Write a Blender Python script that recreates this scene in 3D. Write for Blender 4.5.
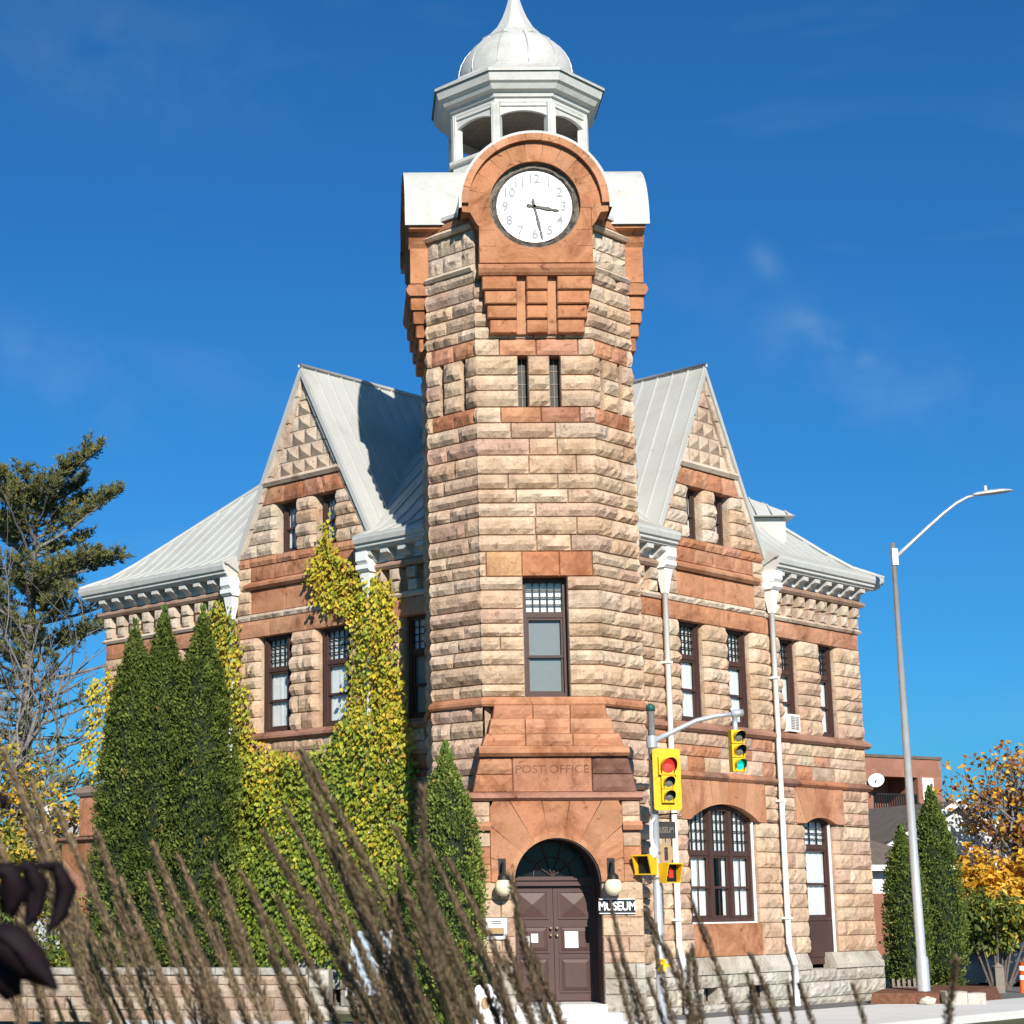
import bpy, math, random
from mathutils import Vector, Matrix
rnd = random.Random(7)
R_ = math.radians
sc = bpy.context.scene
for o in list(bpy.data.objects): bpy.data.objects.remove(o)
col = sc.collection
GZ = 2.3            # eye height above the pavement; all heights below are written relative to the eye and lifted by GZ

# ------------------------------------------------------------------ camera
PITCH, ROLL = R_(11.73), R_(0.3)
cd = bpy.data.cameras.new('camera'); cam = bpy.data.objects.new('camera', cd); col.objects.link(cam)
cd.sensor_width = 36; cd.lens = 1884/1024*36; cd.shift_x = (512-341)/1024; cd.clip_start = .05; cd.clip_end = 3000
UP = Vector((0, -math.sin(PITCH), math.cos(PITCH))); FW = Vector((0, math.cos(PITCH), math.sin(PITCH))); RX = Vector((1, 0, 0))
cr, sr = math.cos(ROLL), math.sin(ROLL)
ax = RX*cr-UP*sr; ay = RX*sr+UP*cr; az = -FW
cam.matrix_world = Matrix(((ax.x, ay.x, az.x, 0), (ax.y, ay.y, az.y, 0), (ax.z, ay.z, az.z, GZ), (0, 0, 0, 1)))
cd.dof.use_dof = True; cd.dof.focus_distance = 37; cd.dof.aperture_fstop = 22
sc.camera = cam
# ------------------------------------------------------------------ light
SUN_EL, SUN_AZ = R_(29), R_(9)
sd = Vector((math.sin(SUN_AZ)*math.cos(SUN_EL), -math.cos(SUN_AZ)*math.cos(SUN_EL), math.sin(SUN_EL)))
sl = bpy.data.lights.new('sun', 'SUN'); sl.energy = 4.6; sl.angle = R_(.5); sl.color = (1, .95, .87)
so = bpy.data.objects.new('sun', sl); so.rotation_euler = sd.to_track_quat('Z', 'Y').to_euler(); col.objects.link(so)
w = bpy.data.worlds.new('World'); sc.world = w; w.use_nodes = True
nt = w.node_tree; N = nt.nodes; bg = N['Background']
sky = N.new('ShaderNodeTexSky'); sky.sky_type = 'NISHITA'; sky.sun_disc = False
sky.sun_elevation = SUN_EL; sky.sun_rotation = math.pi-SUN_AZ
sky.air_density = 1.0; sky.dust_density = .7; sky.ozone_density = 6; sky.altitude = 200
tint = N.new('ShaderNodeMix'); tint.data_type = 'RGBA'; tint.blend_type = 'MULTIPLY'; tint.inputs[0].default_value = 1
nt.links.new(sky.outputs[0], tint.inputs[6]); tint.inputs[7].default_value = (.21, .70, .99, 1)
# thin cirrus
tc = N.new('ShaderNodeTexCoord'); mp = N.new('ShaderNodeMapping'); mp.inputs['Scale'].default_value = (2.2, 2.2, 7.5); mp.inputs['Rotation'].default_value = (0, R_(28), 0)
ns = N.new('ShaderNodeTexNoise'); ns.inputs['Scale'].default_value = 2.4; ns.inputs['Detail'].default_value = 6; ns.inputs['Distortion'].default_value = .7
rp = N.new('ShaderNodeValToRGB'); rp.color_ramp.elements[0].position = .60; rp.color_ramp.elements[1].position = .95
rp.color_ramp.elements[1].color = (.10, .10, .10, 1)
cm = N.new('ShaderNodeMix'); cm.data_type = 'RGBA'; cm.inputs[7].default_value = (4.6, 6.2, 7.6, 1)
nt.links.new(tc.outputs['Generated'], mp.inputs[0]); nt.links.new(mp.outputs[0], ns.inputs['Vector']); nt.links.new(ns.outputs[0], rp.inputs[0])
def sky_dir(x, y):
    u = (x-341)/1884; v = (512-y)/1884; r = u*cr+v*sr; q = -u*sr+v*cr
    return Vector((r, math.cos(PITCH)-q*math.sin(PITCH), math.sin(PITCH)+q*math.cos(PITCH))).normalized()
def vmath(op, a, b):
    n_ = N.new('ShaderNodeMath'); n_.operation = op
    for k_, x_ in enumerate((a, b)):
        if x_ is None: continue
        if isinstance(x_, (int, float)): n_.inputs[k_].default_value = x_
        else: nt.links.new(x_, n_.inputs[k_])
    return n_.outputs[0]
def wisp(p, q, wide, amt):
    a_, b_ = sky_dir(*p), sky_dir(*q); mid = ((a_+b_)/2).normalized(); ax_ = (b_-a_).normalized(); up_ = mid.cross(ax_).normalized(); half = (b_-a_).length/2
    outs = []
    for vec, sc_ in ((ax_, half), (up_, wide)):
        dt = N.new('ShaderNodeVectorMath'); dt.operation = 'DOT_PRODUCT'; nt.links.new(tc.outputs['Generated'], dt.inputs[0]); dt.inputs[1].default_value = vec
        d0 = vmath('SUBTRACT', dt.outputs['Value'], vec.dot(mid)); d1 = vmath('DIVIDE', d0, sc_); outs.append(vmath('MULTIPLY', d1, d1))
    e_ = vmath('POWER', 2.718, vmath('MULTIPLY', vmath('ADD', outs[0], outs[1]), -1.0))
    w2 = N.new('ShaderNodeTexNoise'); w2.inputs['Scale'].default_value = 30; w2.inputs['Detail'].default_value = 9; w2.inputs['Distortion'].default_value = .3; nt.links.new(tc.outputs['Generated'], w2.inputs['Vector'])
    m2 = N.new('ShaderNodeMapRange'); m2.inputs[1].default_value = .35; m2.inputs[2].default_value = .75; nt.links.new(w2.outputs[0], m2.inputs[0])
    return vmath('MULTIPLY', vmath('MULTIPLY', e_, m2.outputs[0]), amt)
cloud = rp.outputs[0]
for p_, q_, w_, a_ in (((755, 245), (775, 275), .006, .20), ((800, 318), (870, 362), .006, .28), ((700, 300), (1010, 430), .022, .11), ((-40, 330), (130, 410), .02, .15), ((-60, 20), (260, 90), .03, .09)):
    cloud = vmath('ADD', cloud, wisp(p_, q_, w_, a_))
nt.links.new(cloud, cm.inputs[0]); nt.links.new(tint.outputs[2], cm.inputs[6]); nt.links.new(cm.outputs[2], bg.inputs[0])
bg.inputs[1].default_value = .078
sc.view_settings.view_transform = 'Standard'; sc.view_settings.look = 'None'; sc.view_settings.exposure = 0.5; sc.view_settings.gamma = 1

# ------------------------------------------------------------------ materials
MT = {}
def mat(name, base=(.5, .5, .5), rough=.8, metal=0, attr=False, noise=(0, 1, 0), bump=(0, 20), spec=.3, emit=None, fine=None, trans=0, stain=None, fleck=None):
    """noise=(amount, scale, detail) value variation; bump=(strength, scale)"""
    m = bpy.data.materials.new(name); m.use_nodes = True; MT[name] = m
    n = m.node_tree.nodes; l = m.node_tree.links; b = n['Principled BSDF']
    b.inputs['Roughness'].default_value = rough; b.inputs['Metallic'].default_value = metal
    b.inputs['Specular IOR Level'].default_value = spec
    src = None
    if attr:
        a = n.new('ShaderNodeVertexColor'); a.layer_name = 'Col'; src = a.outputs[0]
    else:
        rgb = n.new('ShaderNodeRGB'); rgb.outputs[0].default_value = (*base, 1); src = rgb.outputs[0]
    t = n.new('ShaderNodeTexCoord')
    for amt, scale, det in ([noise] + ([fine] if fine else [])):
        if amt <= 0: continue
        x = n.new('ShaderNodeTexNoise'); x.inputs['Scale'].default_value = scale; x.inputs['Detail'].default_value = det; x.inputs['Roughness'].default_value = .65
        l.new(t.outputs['Object'], x.inputs['Vector'])
        mr = n.new('ShaderNodeMapRange'); mr.inputs[1].default_value = .25; mr.inputs[2].default_value = .75
        mr.inputs[3].default_value = 1-amt; mr.inputs[4].default_value = 1+amt*.7; l.new(x.outputs[0], mr.inputs[0])
        mx = n.new('ShaderNodeMix'); mx.data_type = 'RGBA'; mx.blend_type = 'MULTIPLY'; mx.inputs[0].default_value = 1
        cmb = n.new('ShaderNodeCombineColor')
        for k in range(3): l.new(mr.outputs[0], cmb.inputs[k])
        l.new(src, mx.inputs[6]); l.new(cmb.outputs[0], mx.inputs[7]); src = mx.outputs[2]
    for sp in (stain, fleck):      # patches of darker weathering: (colour multiplier, scale, low, high)
        if not sp: continue
        x = n.new('ShaderNodeTexNoise'); x.inputs['Scale'].default_value = sp[1]; x.inputs['Detail'].default_value = 9; x.inputs['Roughness'].default_value = .72; x.inputs['Distortion'].default_value = .6
        l.new(t.outputs['Object'], x.inputs['Vector']); mr = n.new('ShaderNodeMapRange'); mr.inputs[1].default_value = sp[2]; mr.inputs[2].default_value = sp[3]; l.new(x.outputs[0], mr.inputs[0])
        mx = n.new('ShaderNodeMix'); mx.data_type = 'RGBA'; mx.blend_type = 'MULTIPLY'; l.new(mr.outputs[0], mx.inputs[0]); l.new(src, mx.inputs[6]); mx.inputs[7].default_value = (*sp[0], 1); src = mx.outputs[2]
    l.new(src, b.inputs['Base Color'])
    if bump[0] > 0:
        x = n.new('ShaderNodeTexNoise'); x.inputs['Scale'].default_value = bump[1]; x.inputs['Detail'].default_value = 8; x.inputs['Roughness'].default_value = .65
        l.new(t.outputs['Object'], x.inputs['Vector'])
        bp = n.new('ShaderNodeBump'); bp.inputs['Strength'].default_value = bump[0]; bp.inputs['Distance'].default_value = .03
        l.new(x.outputs[0], bp.inputs['Height']); l.new(bp.outputs[0], b.inputs['Normal'])
    if emit:
        b.inputs['Emission Color'].default_value = (*emit[0], 1); b.inputs['Emission Strength'].default_value = emit[1]
    if trans:
        b.inputs['Transmission Weight'].default_value = 0
        tr = n.new('ShaderNodeBsdfTranslucent'); l.new(src, tr.inputs[0]); ms = n.new('ShaderNodeMixShader'); ms.inputs[0].default_value = trans
        out = n['Material Output']; l.new(b.outputs[0], ms.inputs[1]); l.new(tr.outputs[0], ms.inputs[2]); l.new(ms.outputs[0], out.inputs[0])
    return m
STONE = mat('sandstone', attr=True, rough=.92, noise=(.30, 3.1, 7), fine=(.22, 22, 6), bump=(.85, 15), spec=.15, stain=((.74, .65, .60), .9, .50, .70), fleck=((.50, .44, .41), 7, .56, .68))
DRESS = mat('dressed_sandstone', attr=True, rough=.88, noise=(.20, 1.7, 7), fine=(.14, 16, 6), bump=(.40, 22), spec=.15, stain=((.58, .48, .43), .85, .47, .64), fleck=((.42, .36, .34), 4.5, .58, .68))
ROOF = mat('roof_metal', (.48, .475, .44), rough=.5, metal=.0, noise=(.09, .9, 6), bump=(.06, 3), spec=.25, stain=((.84, .81, .75), .7, .50, .75), fleck=((.7, .66, .6), 6, .63, .72))
WMET = mat('white_painted_metal', (.51, .50, .465), rough=.55, noise=(.10, 2.2, 7), fine=(.12, 18, 6), bump=(.16, 5), spec=.25, stain=((.82, .78, .70), 1.6, .50, .75), fleck=((.35, .32, .28), 7, .665, .70))
WPIPE = mat('white_downpipe_paint', (.82, .81, .77), rough=.5, noise=(.06, 5, 6), fine=(.05, 30, 5), bump=(.05, 20))
WOODW = mat('white_painted_wood', (.56, .55, .51), rough=.65, noise=(.10, 4, 5), bump=(.08, 30), stain=((.75, .71, .64), 2.2, .52, .74), fleck=((.5, .46, .4), 10, .65, .70))
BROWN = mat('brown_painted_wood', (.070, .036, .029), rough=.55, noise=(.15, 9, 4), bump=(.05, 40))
DOORM = mat('door_paint', (.088, .047, .040), rough=.5, noise=(.10, 7, 5), bump=(.05, 35))
SHADEG = mat('shadow_black_pane', (.010, .011, .013), rough=.22, spec=.25)  # fanlight pane: near-black colour stands in for the shadow over the glass
DARK = mat('dark_void', (.012, .011, .012), rough=.7)
CURT = mat('white_curtain', (.88, .88, .86), rough=.9, noise=(.10, 6, 3), bump=(.2, 7))
BLIND = mat('grey_roller_blind', (.25, .27, .26), rough=.8, noise=(.05, 8, 3))
WHITE = mat('white_enamel', (.86, .86, .85), rough=.35, noise=(.03, 5, 3))
FACE = mat('clock_face_glass', (.86, .87, .87), rough=.35, noise=(.02, 3, 3), spec=.5)
RUST = mat('weathered_clock_ring', (.20, .17, .14), rough=.9, noise=(.95, 9, 9), bump=(1, 40))
GREYN = mat('grey_numeral', (.33, .33, .34), rough=.7)
HAND = mat('weathered_bronze_hand', (.16, .145, .12), rough=.8, noise=(.5, 30, 5))
GALV = mat('galvanised_steel', (.54, .545, .55), rough=.38, metal=.35, noise=(.12, 6, 5), bump=(.06, 40), spec=.5)
YEL = mat('yellow_enamel', (.78, .47, .014), rough=.5, noise=(.09, 9, 4), stain=((.75, .68, .6), 6, .52, .75))
BLACK = mat('black_plastic', (.012, .012, .012), rough=.5)
RLENS = mat('red_lens', (.75, .05, .04), rough=.25, emit=((1, .06, .04), .55))
GLENS = mat('green_lens', (.02, .55, .38), rough=.25, emit=((.0, .85, .50), .55))
OLENS = mat('unlit_lens', (.16, .17, .14), rough=.2)
HANDL = mat('red_hand_lamp', (.4, .03, .02), rough=.5, emit=((1, .05, .02), .35))
GLOBE = mat('cream_glass_globe', (.85, .74, .50), rough=.3, noise=(.03, 6, 2))
IRON = mat('black_iron', (.02, .019, .018), rough=.5)
BRASS = mat('brass', (.75, .66, .45), rough=.3, metal=.8)
LEAF = mat('leaf', attr=True, rough=.55, noise=(.10, 6, 3), spec=.35, trans=.28)
NEEDLE = mat('conifer_foliage', attr=True, rough=.7, noise=(.15, 9, 3), spec=.2, trans=.12)
BARK = mat('bark', (.13, .105, .085), rough=.95, noise=(.4, 9, 6), bump=(.9, 25))
GBARK = mat('grey_bark', (.22, .20, .18), rough=.95, noise=(.35, 9, 6), bump=(.8, 25))
PLUME = mat('grass_plume', attr=True, rough=.85, noise=(.25, 40, 3), spec=.15, trans=.15)
DLEAF = mat('dark_purple_leaf', (.012, .006, .008), rough=.7, noise=(.4, 25, 5), bump=(.25, 30), spec=.15)
CONC = mat('concrete', (.66, .64, .60), rough=.9, noise=(.10, 1.2, 7), fine=(.10, 30, 6), bump=(.2, 60))
ASPH = mat('asphalt', (.055, .055, .057), rough=.92, noise=(.25, 1.2, 7), fine=(.3, 70, 5), bump=(.4, 120))
GRAVEL = mat('grey_gravel', (.17, .165, .16), rough=.95, noise=(.2, 2, 7), fine=(.3, 60, 5), bump=(.5, 90))
SOIL = mat('lawn_soil', (.10, .11, .05), rough=1, noise=(.45, .8, 8), fine=(.4, 22, 6), bump=(.8, 25))
MULCH = mat('red_mulch', (.20, .085, .048), rough=1, noise=(.5, 8, 8), fine=(.4, 45, 5), bump=(1, 45))
PBRICK = mat('brown_brick_wall', attr=True, rough=.9, noise=(.15, 2.5, 6), fine=(.15, 30, 5), bump=(.3, 60))
SHING = mat('brown_shingle', (.16, .125, .10), rough=.95, noise=(.3, 3, 7), fine=(.3, 25, 4), bump=(.6, 25))
SIDING = mat('white_siding', (.72, .72, .70), rough=.7, noise=(.06, 3, 4))
CARP = mat('grey_car_paint', (.15, .15, .155), rough=.35, metal=.2, spec=.5)
RUBBER = mat('rubber', (.015, .015, .015), rough=.8)
ALLOY = mat('alloy_wheel', (.5, .5, .52), rough=.35, metal=.8)
ORANGE = mat('orange_plastic', (.80, .12, .02), rough=.5, noise=(.08, 12, 3))
WEATH = mat('weathered_wood', (.24, .20, .16), rough=.95, noise=(.35, 10, 6), bump=(.5, 40))
BLUEP = mat('pale_blue_panel', (.50, .58, .62), rough=.4, noise=(.04, 5, 3))
TAN = mat('tan_paint', (.40, .26, .13), rough=.7, noise=(.10, 14, 3))
GREENC = mat('green_cap', (.02, .10, .08), rough=.5)
def glass():
    m = bpy.data.materials.new('window_glass'); m.use_nodes = True
    n = m.node_tree.nodes; l = m.node_tree.links; n.remove(n['Principled BSDF'])
    t = n.new('ShaderNodeBsdfTransparent'); t.inputs[0].default_value = (.88, .9, .9, 1)
    g = n.new('ShaderNodeBsdfGlossy'); g.inputs['Roughness'].default_value = .02
    f = n.new('ShaderNodeLayerWeight'); f.inputs[0].default_value = .5; ms = n.new('ShaderNodeMixShader')
    pw = n.new('ShaderNodeMath'); pw.operation = 'POWER'; pw.inputs[1].default_value = 3; l.new(f.outputs['Facing'], pw.inputs[0])
    mr = n.new('ShaderNodeMapRange'); mr.inputs[3].default_value = .05; mr.inputs[4].default_value = .8; l.new(pw.outputs[0], mr.inputs[0])
    l.new(mr.outputs[0], ms.inputs[0]); l.new(t.outputs[0], ms.inputs[1]); l.new(g.outputs[0], ms.inputs[2]); l.new(ms.outputs[0], n['Material Output'].inputs[0])
    return m
GLASS = glass()

# ------------------------------------------------------------------ mesh helpers
class Fr:
    """a wall frame: s along, z up, o outwards"""
    def __init__(f, ox, oy, ex, ey, nx, ny):
        f.o = (ox, oy); f.e = (ex, ey); f.n = (nx, ny); f.flip = ey*nx-ex*ny < 0
    def pt(f, s, z, o=0):
        return (f.o[0]+f.e[0]*s+f.n[0]*o, f.o[1]+f.e[1]*s+f.n[1]*o, z+GZ)
class MB:
    def __init__(m): m.v = []; m.f = []; m.c = []; m.s = []
    def add(m, vs, fs, c=(1, 1, 1), smooth=False, flip=False):
        b = len(m.v); m.v += vs
        for f in fs:
            g = tuple(b+i for i in f); m.f.append(g[::-1] if flip else g); m.c.append(c); m.s.append(smooth)
    def box(m, fr, s0, s1, z0, z1, o0, o1, c=(1, 1, 1)):
        p = fr.pt
        m.add([p(s0, z0, o0), p(s1, z0, o0), p(s1, z1, o0), p(s0, z1, o0), p(s0, z0, o1), p(s1, z0, o1), p(s1, z1, o1), p(s0, z1, o1)],
              [(4, 5, 6, 7), (1, 0, 3, 2), (0, 4, 7, 3), (5, 1, 2, 6), (7, 6, 2, 3), (0, 1, 5, 4)], c, False, fr.flip)
    def prof(m, fr, s0, s1, pts, c=(1, 1, 1), miter0=0, miter1=0):
        """extrude an (o,z) profile from s0 to s1; miter shifts s by o*miter at the ends"""
        n = len(pts)
        vs = [fr.pt(s0-miter0*o, z, o) for o, z in pts]+[fr.pt(s1+miter1*o, z, o) for o, z in pts]
        fs = [(i, n+i, n+(i+1) % n, (i+1) % n) for i in range(n)]+[tuple(range(n)), tuple(range(2*n-1, n-1, -1))]
        m.add(vs, fs, c, False, fr.flip)
    def lathe(m, cx, cy, pts, n=16, c=(1, 1, 1), smooth=True, rot=0, cap=False):
        vs = []; fs = []
        for r, z in pts:
            for i in range(n):
                a = rot+2*math.pi*i/n; vs.append((cx+r*math.cos(a), cy+r*math.sin(a), z+GZ))
        for k in range(len(pts)-1):
            for i in range(n):
                j = (i+1) % n; fs.append((k*n+i, k*n+j, (k+1)*n+j, (k+1)*n+i))
        if cap: fs += [tuple(range(n-1, -1, -1)), tuple((len(pts)-1)*n+i for i in range(n))]
        m.add(vs, fs, c, smooth)
    def tube(m, pts, rad, n=8, c=(1, 1, 1), smooth=True, cap=True):
        """pts: world points (with GZ already in z); rad: number or list"""
        P = [Vector(p) for p in pts]; k = len(P)
        if not isinstance(rad, (list, tuple)): rad = [rad]*k
        vs = []; fs = []; ref = None
        for i in range(k):
            d = (P[min(i+1, k-1)]-P[max(i-1, 0)]).normalized()
            if ref is None: ref = Vector((0, 0, 1)) if abs(d.z) < .9 else Vector((1, 0, 0))
            u = d.cross(ref).normalized(); v = d.cross(u).normalized()
            for j in range(n):
                a = 2*math.pi*j/n; q = P[i]+(u*math.cos(a)+v*math.sin(a))*rad[i]; vs.append(tuple(q))
        for i in range(k-1):
            for j in range(n):
                b = (j+1) % n; fs.append((i*n+j, i*n+b, (i+1)*n+b, (i+1)*n+j))
        if cap: fs += [tuple(range(n)), tuple((k-1)*n+j for j in range(n-1, -1, -1))]
        m.add(vs, fs, c, smooth)
    def build(m, name, material, parent=None, origin=None):
        me = bpy.data.meshes.new(name)
        if parent is not None: og = Vector(WL[parent.name])
        elif origin is not None: og = Vector(origin)
        else:
            xs = [v[0] for v in m.v]; ys = [v[1] for v in m.v]; zs = [v[2] for v in m.v]
            og = Vector(((min(xs)+max(xs))/2, (min(ys)+max(ys))/2, min(zs)))
        me.from_pydata([(v[0]-og.x, v[1]-og.y, v[2]-og.z) for v in m.v], [], m.f)
        me.polygons.foreach_set('use_smooth', m.s)
        at = me.color_attributes.new('Col', 'FLOAT_COLOR', 'CORNER'); buf = []
        for f, c in zip(m.f, m.c): buf += [c[0], c[1], c[2], 1.0]*len(f)
        at.data.foreach_set('color', buf)
        me.materials.append(material); me.update()
        o = bpy.data.objects.new(name, me); col.objects.link(o)
        if parent is not None: o.parent = parent
        else: o.location = og
        WL[o.name] = tuple(og)
        return o
WL = {}
def thing(name, label, cat, loc, group=None):
    o = bpy.data.objects.new(name, None); col.objects.link(o); o.location = loc; o.empty_display_size = .3
    WL[o.name] = tuple(loc); tag(o, label, cat, group); return o
def tag(o, label=None, cat=None, group=None, kind=None):
    if label: o['label'] = label
    if cat: o['category'] = cat
    if group: o['group'] = group
    if kind: o['kind'] = kind
    return o
def copy_tree(o, parent=None):
    c = o.copy(); col.objects.link(c)
    if parent is not None: c.parent = parent
    for ch in list(o.children): copy_tree(ch, c)
    return c
def unray(x, y):
    u = (x-341)/1884; v = (512-y)/1884
    r = u*cr+v*sr; q = -u*sr+v*cr
    return Vector((r, math.cos(PITCH)-q*math.sin(PITCH), math.sin(PITCH)+q*math.cos(PITCH)))
def at(x, y, Y):
    d = unray(x, y); t = Y/d.y; return (d.x*t, Y, d.z*t+GZ)
def jit(c, a=.08, h=.03):
    k = 1+rnd.uniform(-a, a); return (c[0]*k*(1+rnd.uniform(-h, h)), c[1]*k, c[2]*k*(1+rnd.uniform(-h, h)))
def lerp(a, b, t): return a+(b-a)*t
def text(name, s, size, fr, s0, z0, o0, material, parent, depth=.004, sx=1.0, bold=0):
    cu = bpy.data.curves.new(name, 'FONT'); cu.body = s; cu.size = size; cu.align_x = 'CENTER'; cu.align_y = 'CENTER'; cu.extrude = depth; cu.offset = bold
    t = bpy.data.objects.new(name, cu); col.objects.link(t); dg = bpy.context.evaluated_depsgraph_get()
    me = t.evaluated_get(dg).to_mesh(); b = MB()
    b.add([fr.pt(s0+v.co.x*sx, z0+v.co.y, o0+v.co.z+depth) for v in me.vertices], [tuple(p.vertices) for p in me.polygons], (1, 1, 1), False, fr.flip)
    t.evaluated_get(dg).to_mesh_clear(); bpy.data.objects.remove(t); bpy.data.curves.remove(cu)
    return b.build(name, material, parent)

# ------------------------------------------------------------------ stonework
BUFF = [(.58, .415, .28), (.61, .445, .31), (.56, .39, .26), (.62, .465, .33), (.52, .35, .23), (.58, .41, .275)]
PINK = [(.54, .365, .26), (.51, .33, .235), (.56, .39, .28), (.50, .345, .245)]
REDS = [(.49, .23, .125), (.52, .26, .145), (.45, .20, .105), (.50, .25, .155)]
RSM = [(.51, .24, .125), (.53, .265, .145), (.48, .225, .12)]
PALE = [(.60, .48, .36), (.63, .51, .39), (.57, .45, .33)]
BASE = [(.46, .42, .35), (.50, .46, .39), (.42, .38, .31)]
def pick(p): return jit(rnd.choice(p), .085, .03)
def buffmix(z):
    return pick(PINK) if rnd.random() < (.14 if z > 3.7 else .34) else pick(BUFF)
def block(mb, fr, sl, sr_, z0, z1, o=0, depth=.38, bulge=.05, rough=.5, c=(.5, .4, .3), chl=0, chr_=0, mg=.016, wl=None, wr=None):
    """one ashlar: sl/sr_ = (s at z0, s at z1)"""
    L = (sr_[0]+sr_[1]-sl[0]-sl[1])/2
    if L < .03 or z1-z0 < .02: return
    H = z1-z0
    nu = max(2, min(9, int(L/.10))); nv = max(2, min(6, int(H/.085)))
    us = [0, mg/L]+[mg/L+(1-2*mg/L)*(i+rnd.uniform(-.3, .3))/nu for i in range(1, nu)]+[1-mg/L, 1]
    vs_ = [0, mg/H]+[mg/H+(1-2*mg/H)*(j+rnd.uniform(-.3, .3))/nv for j in range(1, nv)]+[1-mg/H, 1]
    nU = len(us); nV = len(vs_); V = []; tilt = rnd.uniform(-.25, .25)*rough; tl2 = rnd.uniform(-.2, .2)*rough
    for j, v in enumerate(vs_):
        for i, u in enumerate(us):
            s = lerp(lerp(sl[0], sl[1], v), lerp(sr_[0], sr_[1], v), u); z = lerp(z0, z1, v)
            if i in (0, nU-1) or j in (0, nV-1): q = o-.019
            elif i in (1, nU-2) or j in (1, nV-2): q = o+bulge*(.30+.30*rough*rnd.uniform(-1, 1))
            else: q = o+bulge*(.58+.46*math.sin(math.pi*v)+rough*rnd.uniform(-.7, .7)+tilt*(v-.5)*2+tl2*(u-.5)*2)
            if (wl is not None and i == 0) or (wr is not None and i == nU-1):      # stone wraps round the corner
                if 0 < j < nV-1: q = o+(wl if i == 0 else wr)*(.55+.45*math.sin(math.pi*v))
                s += q*.41421*(-1 if i == 0 else 1)
            elif (wl is not None and i == 1 or wr is not None and i == nU-2) and 1 < j < nV-2: q = o+bulge*(.62+.42*math.sin(math.pi*v)+.5*rough*rnd.uniform(-.7, .7))
            dl = (s-lerp(sl[0], sl[1], v)); dr = (lerp(sr_[0], sr_[1], v)-s)
            if chl and dl < chl: q -= (chl-dl)
            if chr_ and dr < chr_: q -= (chr_-dr)
            V.append(fr.pt(s, z, q))
    b0 = len(mb.v); mb.v += V
    for j in range(nV-1):
        for i in range(nU-1):
            f = (b0+j*nU+i, b0+j*nU+i+1, b0+(j+1)*nU+i+1, b0+(j+1)*nU+i)
            if fr.flip: f = f[::-1]
            k = 1+rnd.uniform(-.04, .04)
            edge = (i == 0 and wl is None) or (i == nU-2 and wr is None) or j in (0, nV-2)
            if edge: k *= .90
            mb.f.append(f); mb.c.append((c[0]*k, c[1]*k, c[2]*k)); mb.s.append(False)
    # sides going back
    p = fr.pt
    cl = -chl if chl else 0; crr = -chr_ if chr_ else 0
    vs = [p(sl[0], z0, o-.019+cl), p(sr_[0], z0, o-.019+crr), p(sr_[1], z1, o-.019+crr), p(sl[1], z1, o-.019+cl),
          p(sl[0], z0, o-depth), p(sr_[0], z0, o-depth), p(sr_[1], z1, o-depth), p(sl[1], z1, o-depth)]
    mb.add(vs, [(4, 5, 1, 0), (5, 6, 2, 1), (6, 7, 3, 2), (7, 4, 0, 3)], c, False, fr.flip)
def zlist(z0, z1, must=(), h=.31):
    ms = sorted(set([z0, z1]+[m for m in must if z0 < m < z1])); out = [z0]
    for a, b in zip(ms, ms[1:]):
        n = max(1, round((b-a)/h)); ws = [1+rnd.uniform(-.24, .24) for _ in range(n)]; t = sum(ws); acc = a
        for k in ws[:-1]: acc += (b-a)*k/t; out.append(acc)
        out.append(b)
    return out
def wall(mb, fr, sl, sr_, zs, holes=(), skip=(), colf=buffmix, o=0, depth=.38, bulge=.055, rough=.55, lens=(.38, .95), ch=0, wrap=None):
    """rows of blocks; sl, sr_ functions of z; holes (s0,s1,z0,z1) get chamfered jambs, skip areas are filled by other stones"""
    for z0, z1 in zip(zs, zs[1:]):
        zm = (z0+z1)/2; cuts = []
        for (a, b, c, d) in holes:
            if c < zm < d: cuts.append((a, b, 1))
        for (a, b, c, d) in skip:
            if c < zm < d: cuts.append((a, b, 0))
        cuts.sort(); ivs = []; cur = (sl(z0), sl(z1)); cch = 0; ended = False
        for a, b, h in cuts:
            if b <= min(cur): continue
            if a >= max(sr_(z0), sr_(z1)): break
            if a > max(cur): ivs.append((cur, (a, a), cch, h))
            cur = (b, b); cch = h
        R2 = (sr_(z0), sr_(z1))
        if R2[0] > cur[0]+.02 or R2[1] > cur[1]+.02: ivs.append((cur, R2, cch, 0))
        for A, B, c0, c1 in ivs:
            L = min(B)-max(A) if min(B) > max(A) else (B[0]+B[1]-A[0]-A[1])/2
            cutsx = []; x = max(A)+rnd.uniform(lens[0]*.6, lens[1])
            while x < min(B)-lens[0]*.55: cutsx.append(x); x += rnd.uniform(*lens)
            ed = [A]+[(q, q) for q in cutsx]+[B]
            for k in range(len(ed)-1):
                cc = colf(zm); wl = wr = None
                if wrap and k == 0 and abs(ed[0][0]-sl(z0)) < 1e-6: wl = bulge; cc = WRAPC.setdefault((round(z0, 2), wrap[0]), cc)
                if wrap and k == len(ed)-2 and abs(ed[-1][0]-sr_(z0)) < 1e-6: wr = bulge; cc = WRAPC.setdefault((round(z0, 2), wrap[1]), cc)
                block(mb, fr, ed[k], ed[k+1], z0, z1, o, depth, bulge*rnd.uniform(.7, 1.25), rough, cc,
                      ch if (k == 0 and c0) else 0, ch if (k == len(ed)-2 and c1) else 0, .016, wl, wr)
WRAPC = {}
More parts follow.
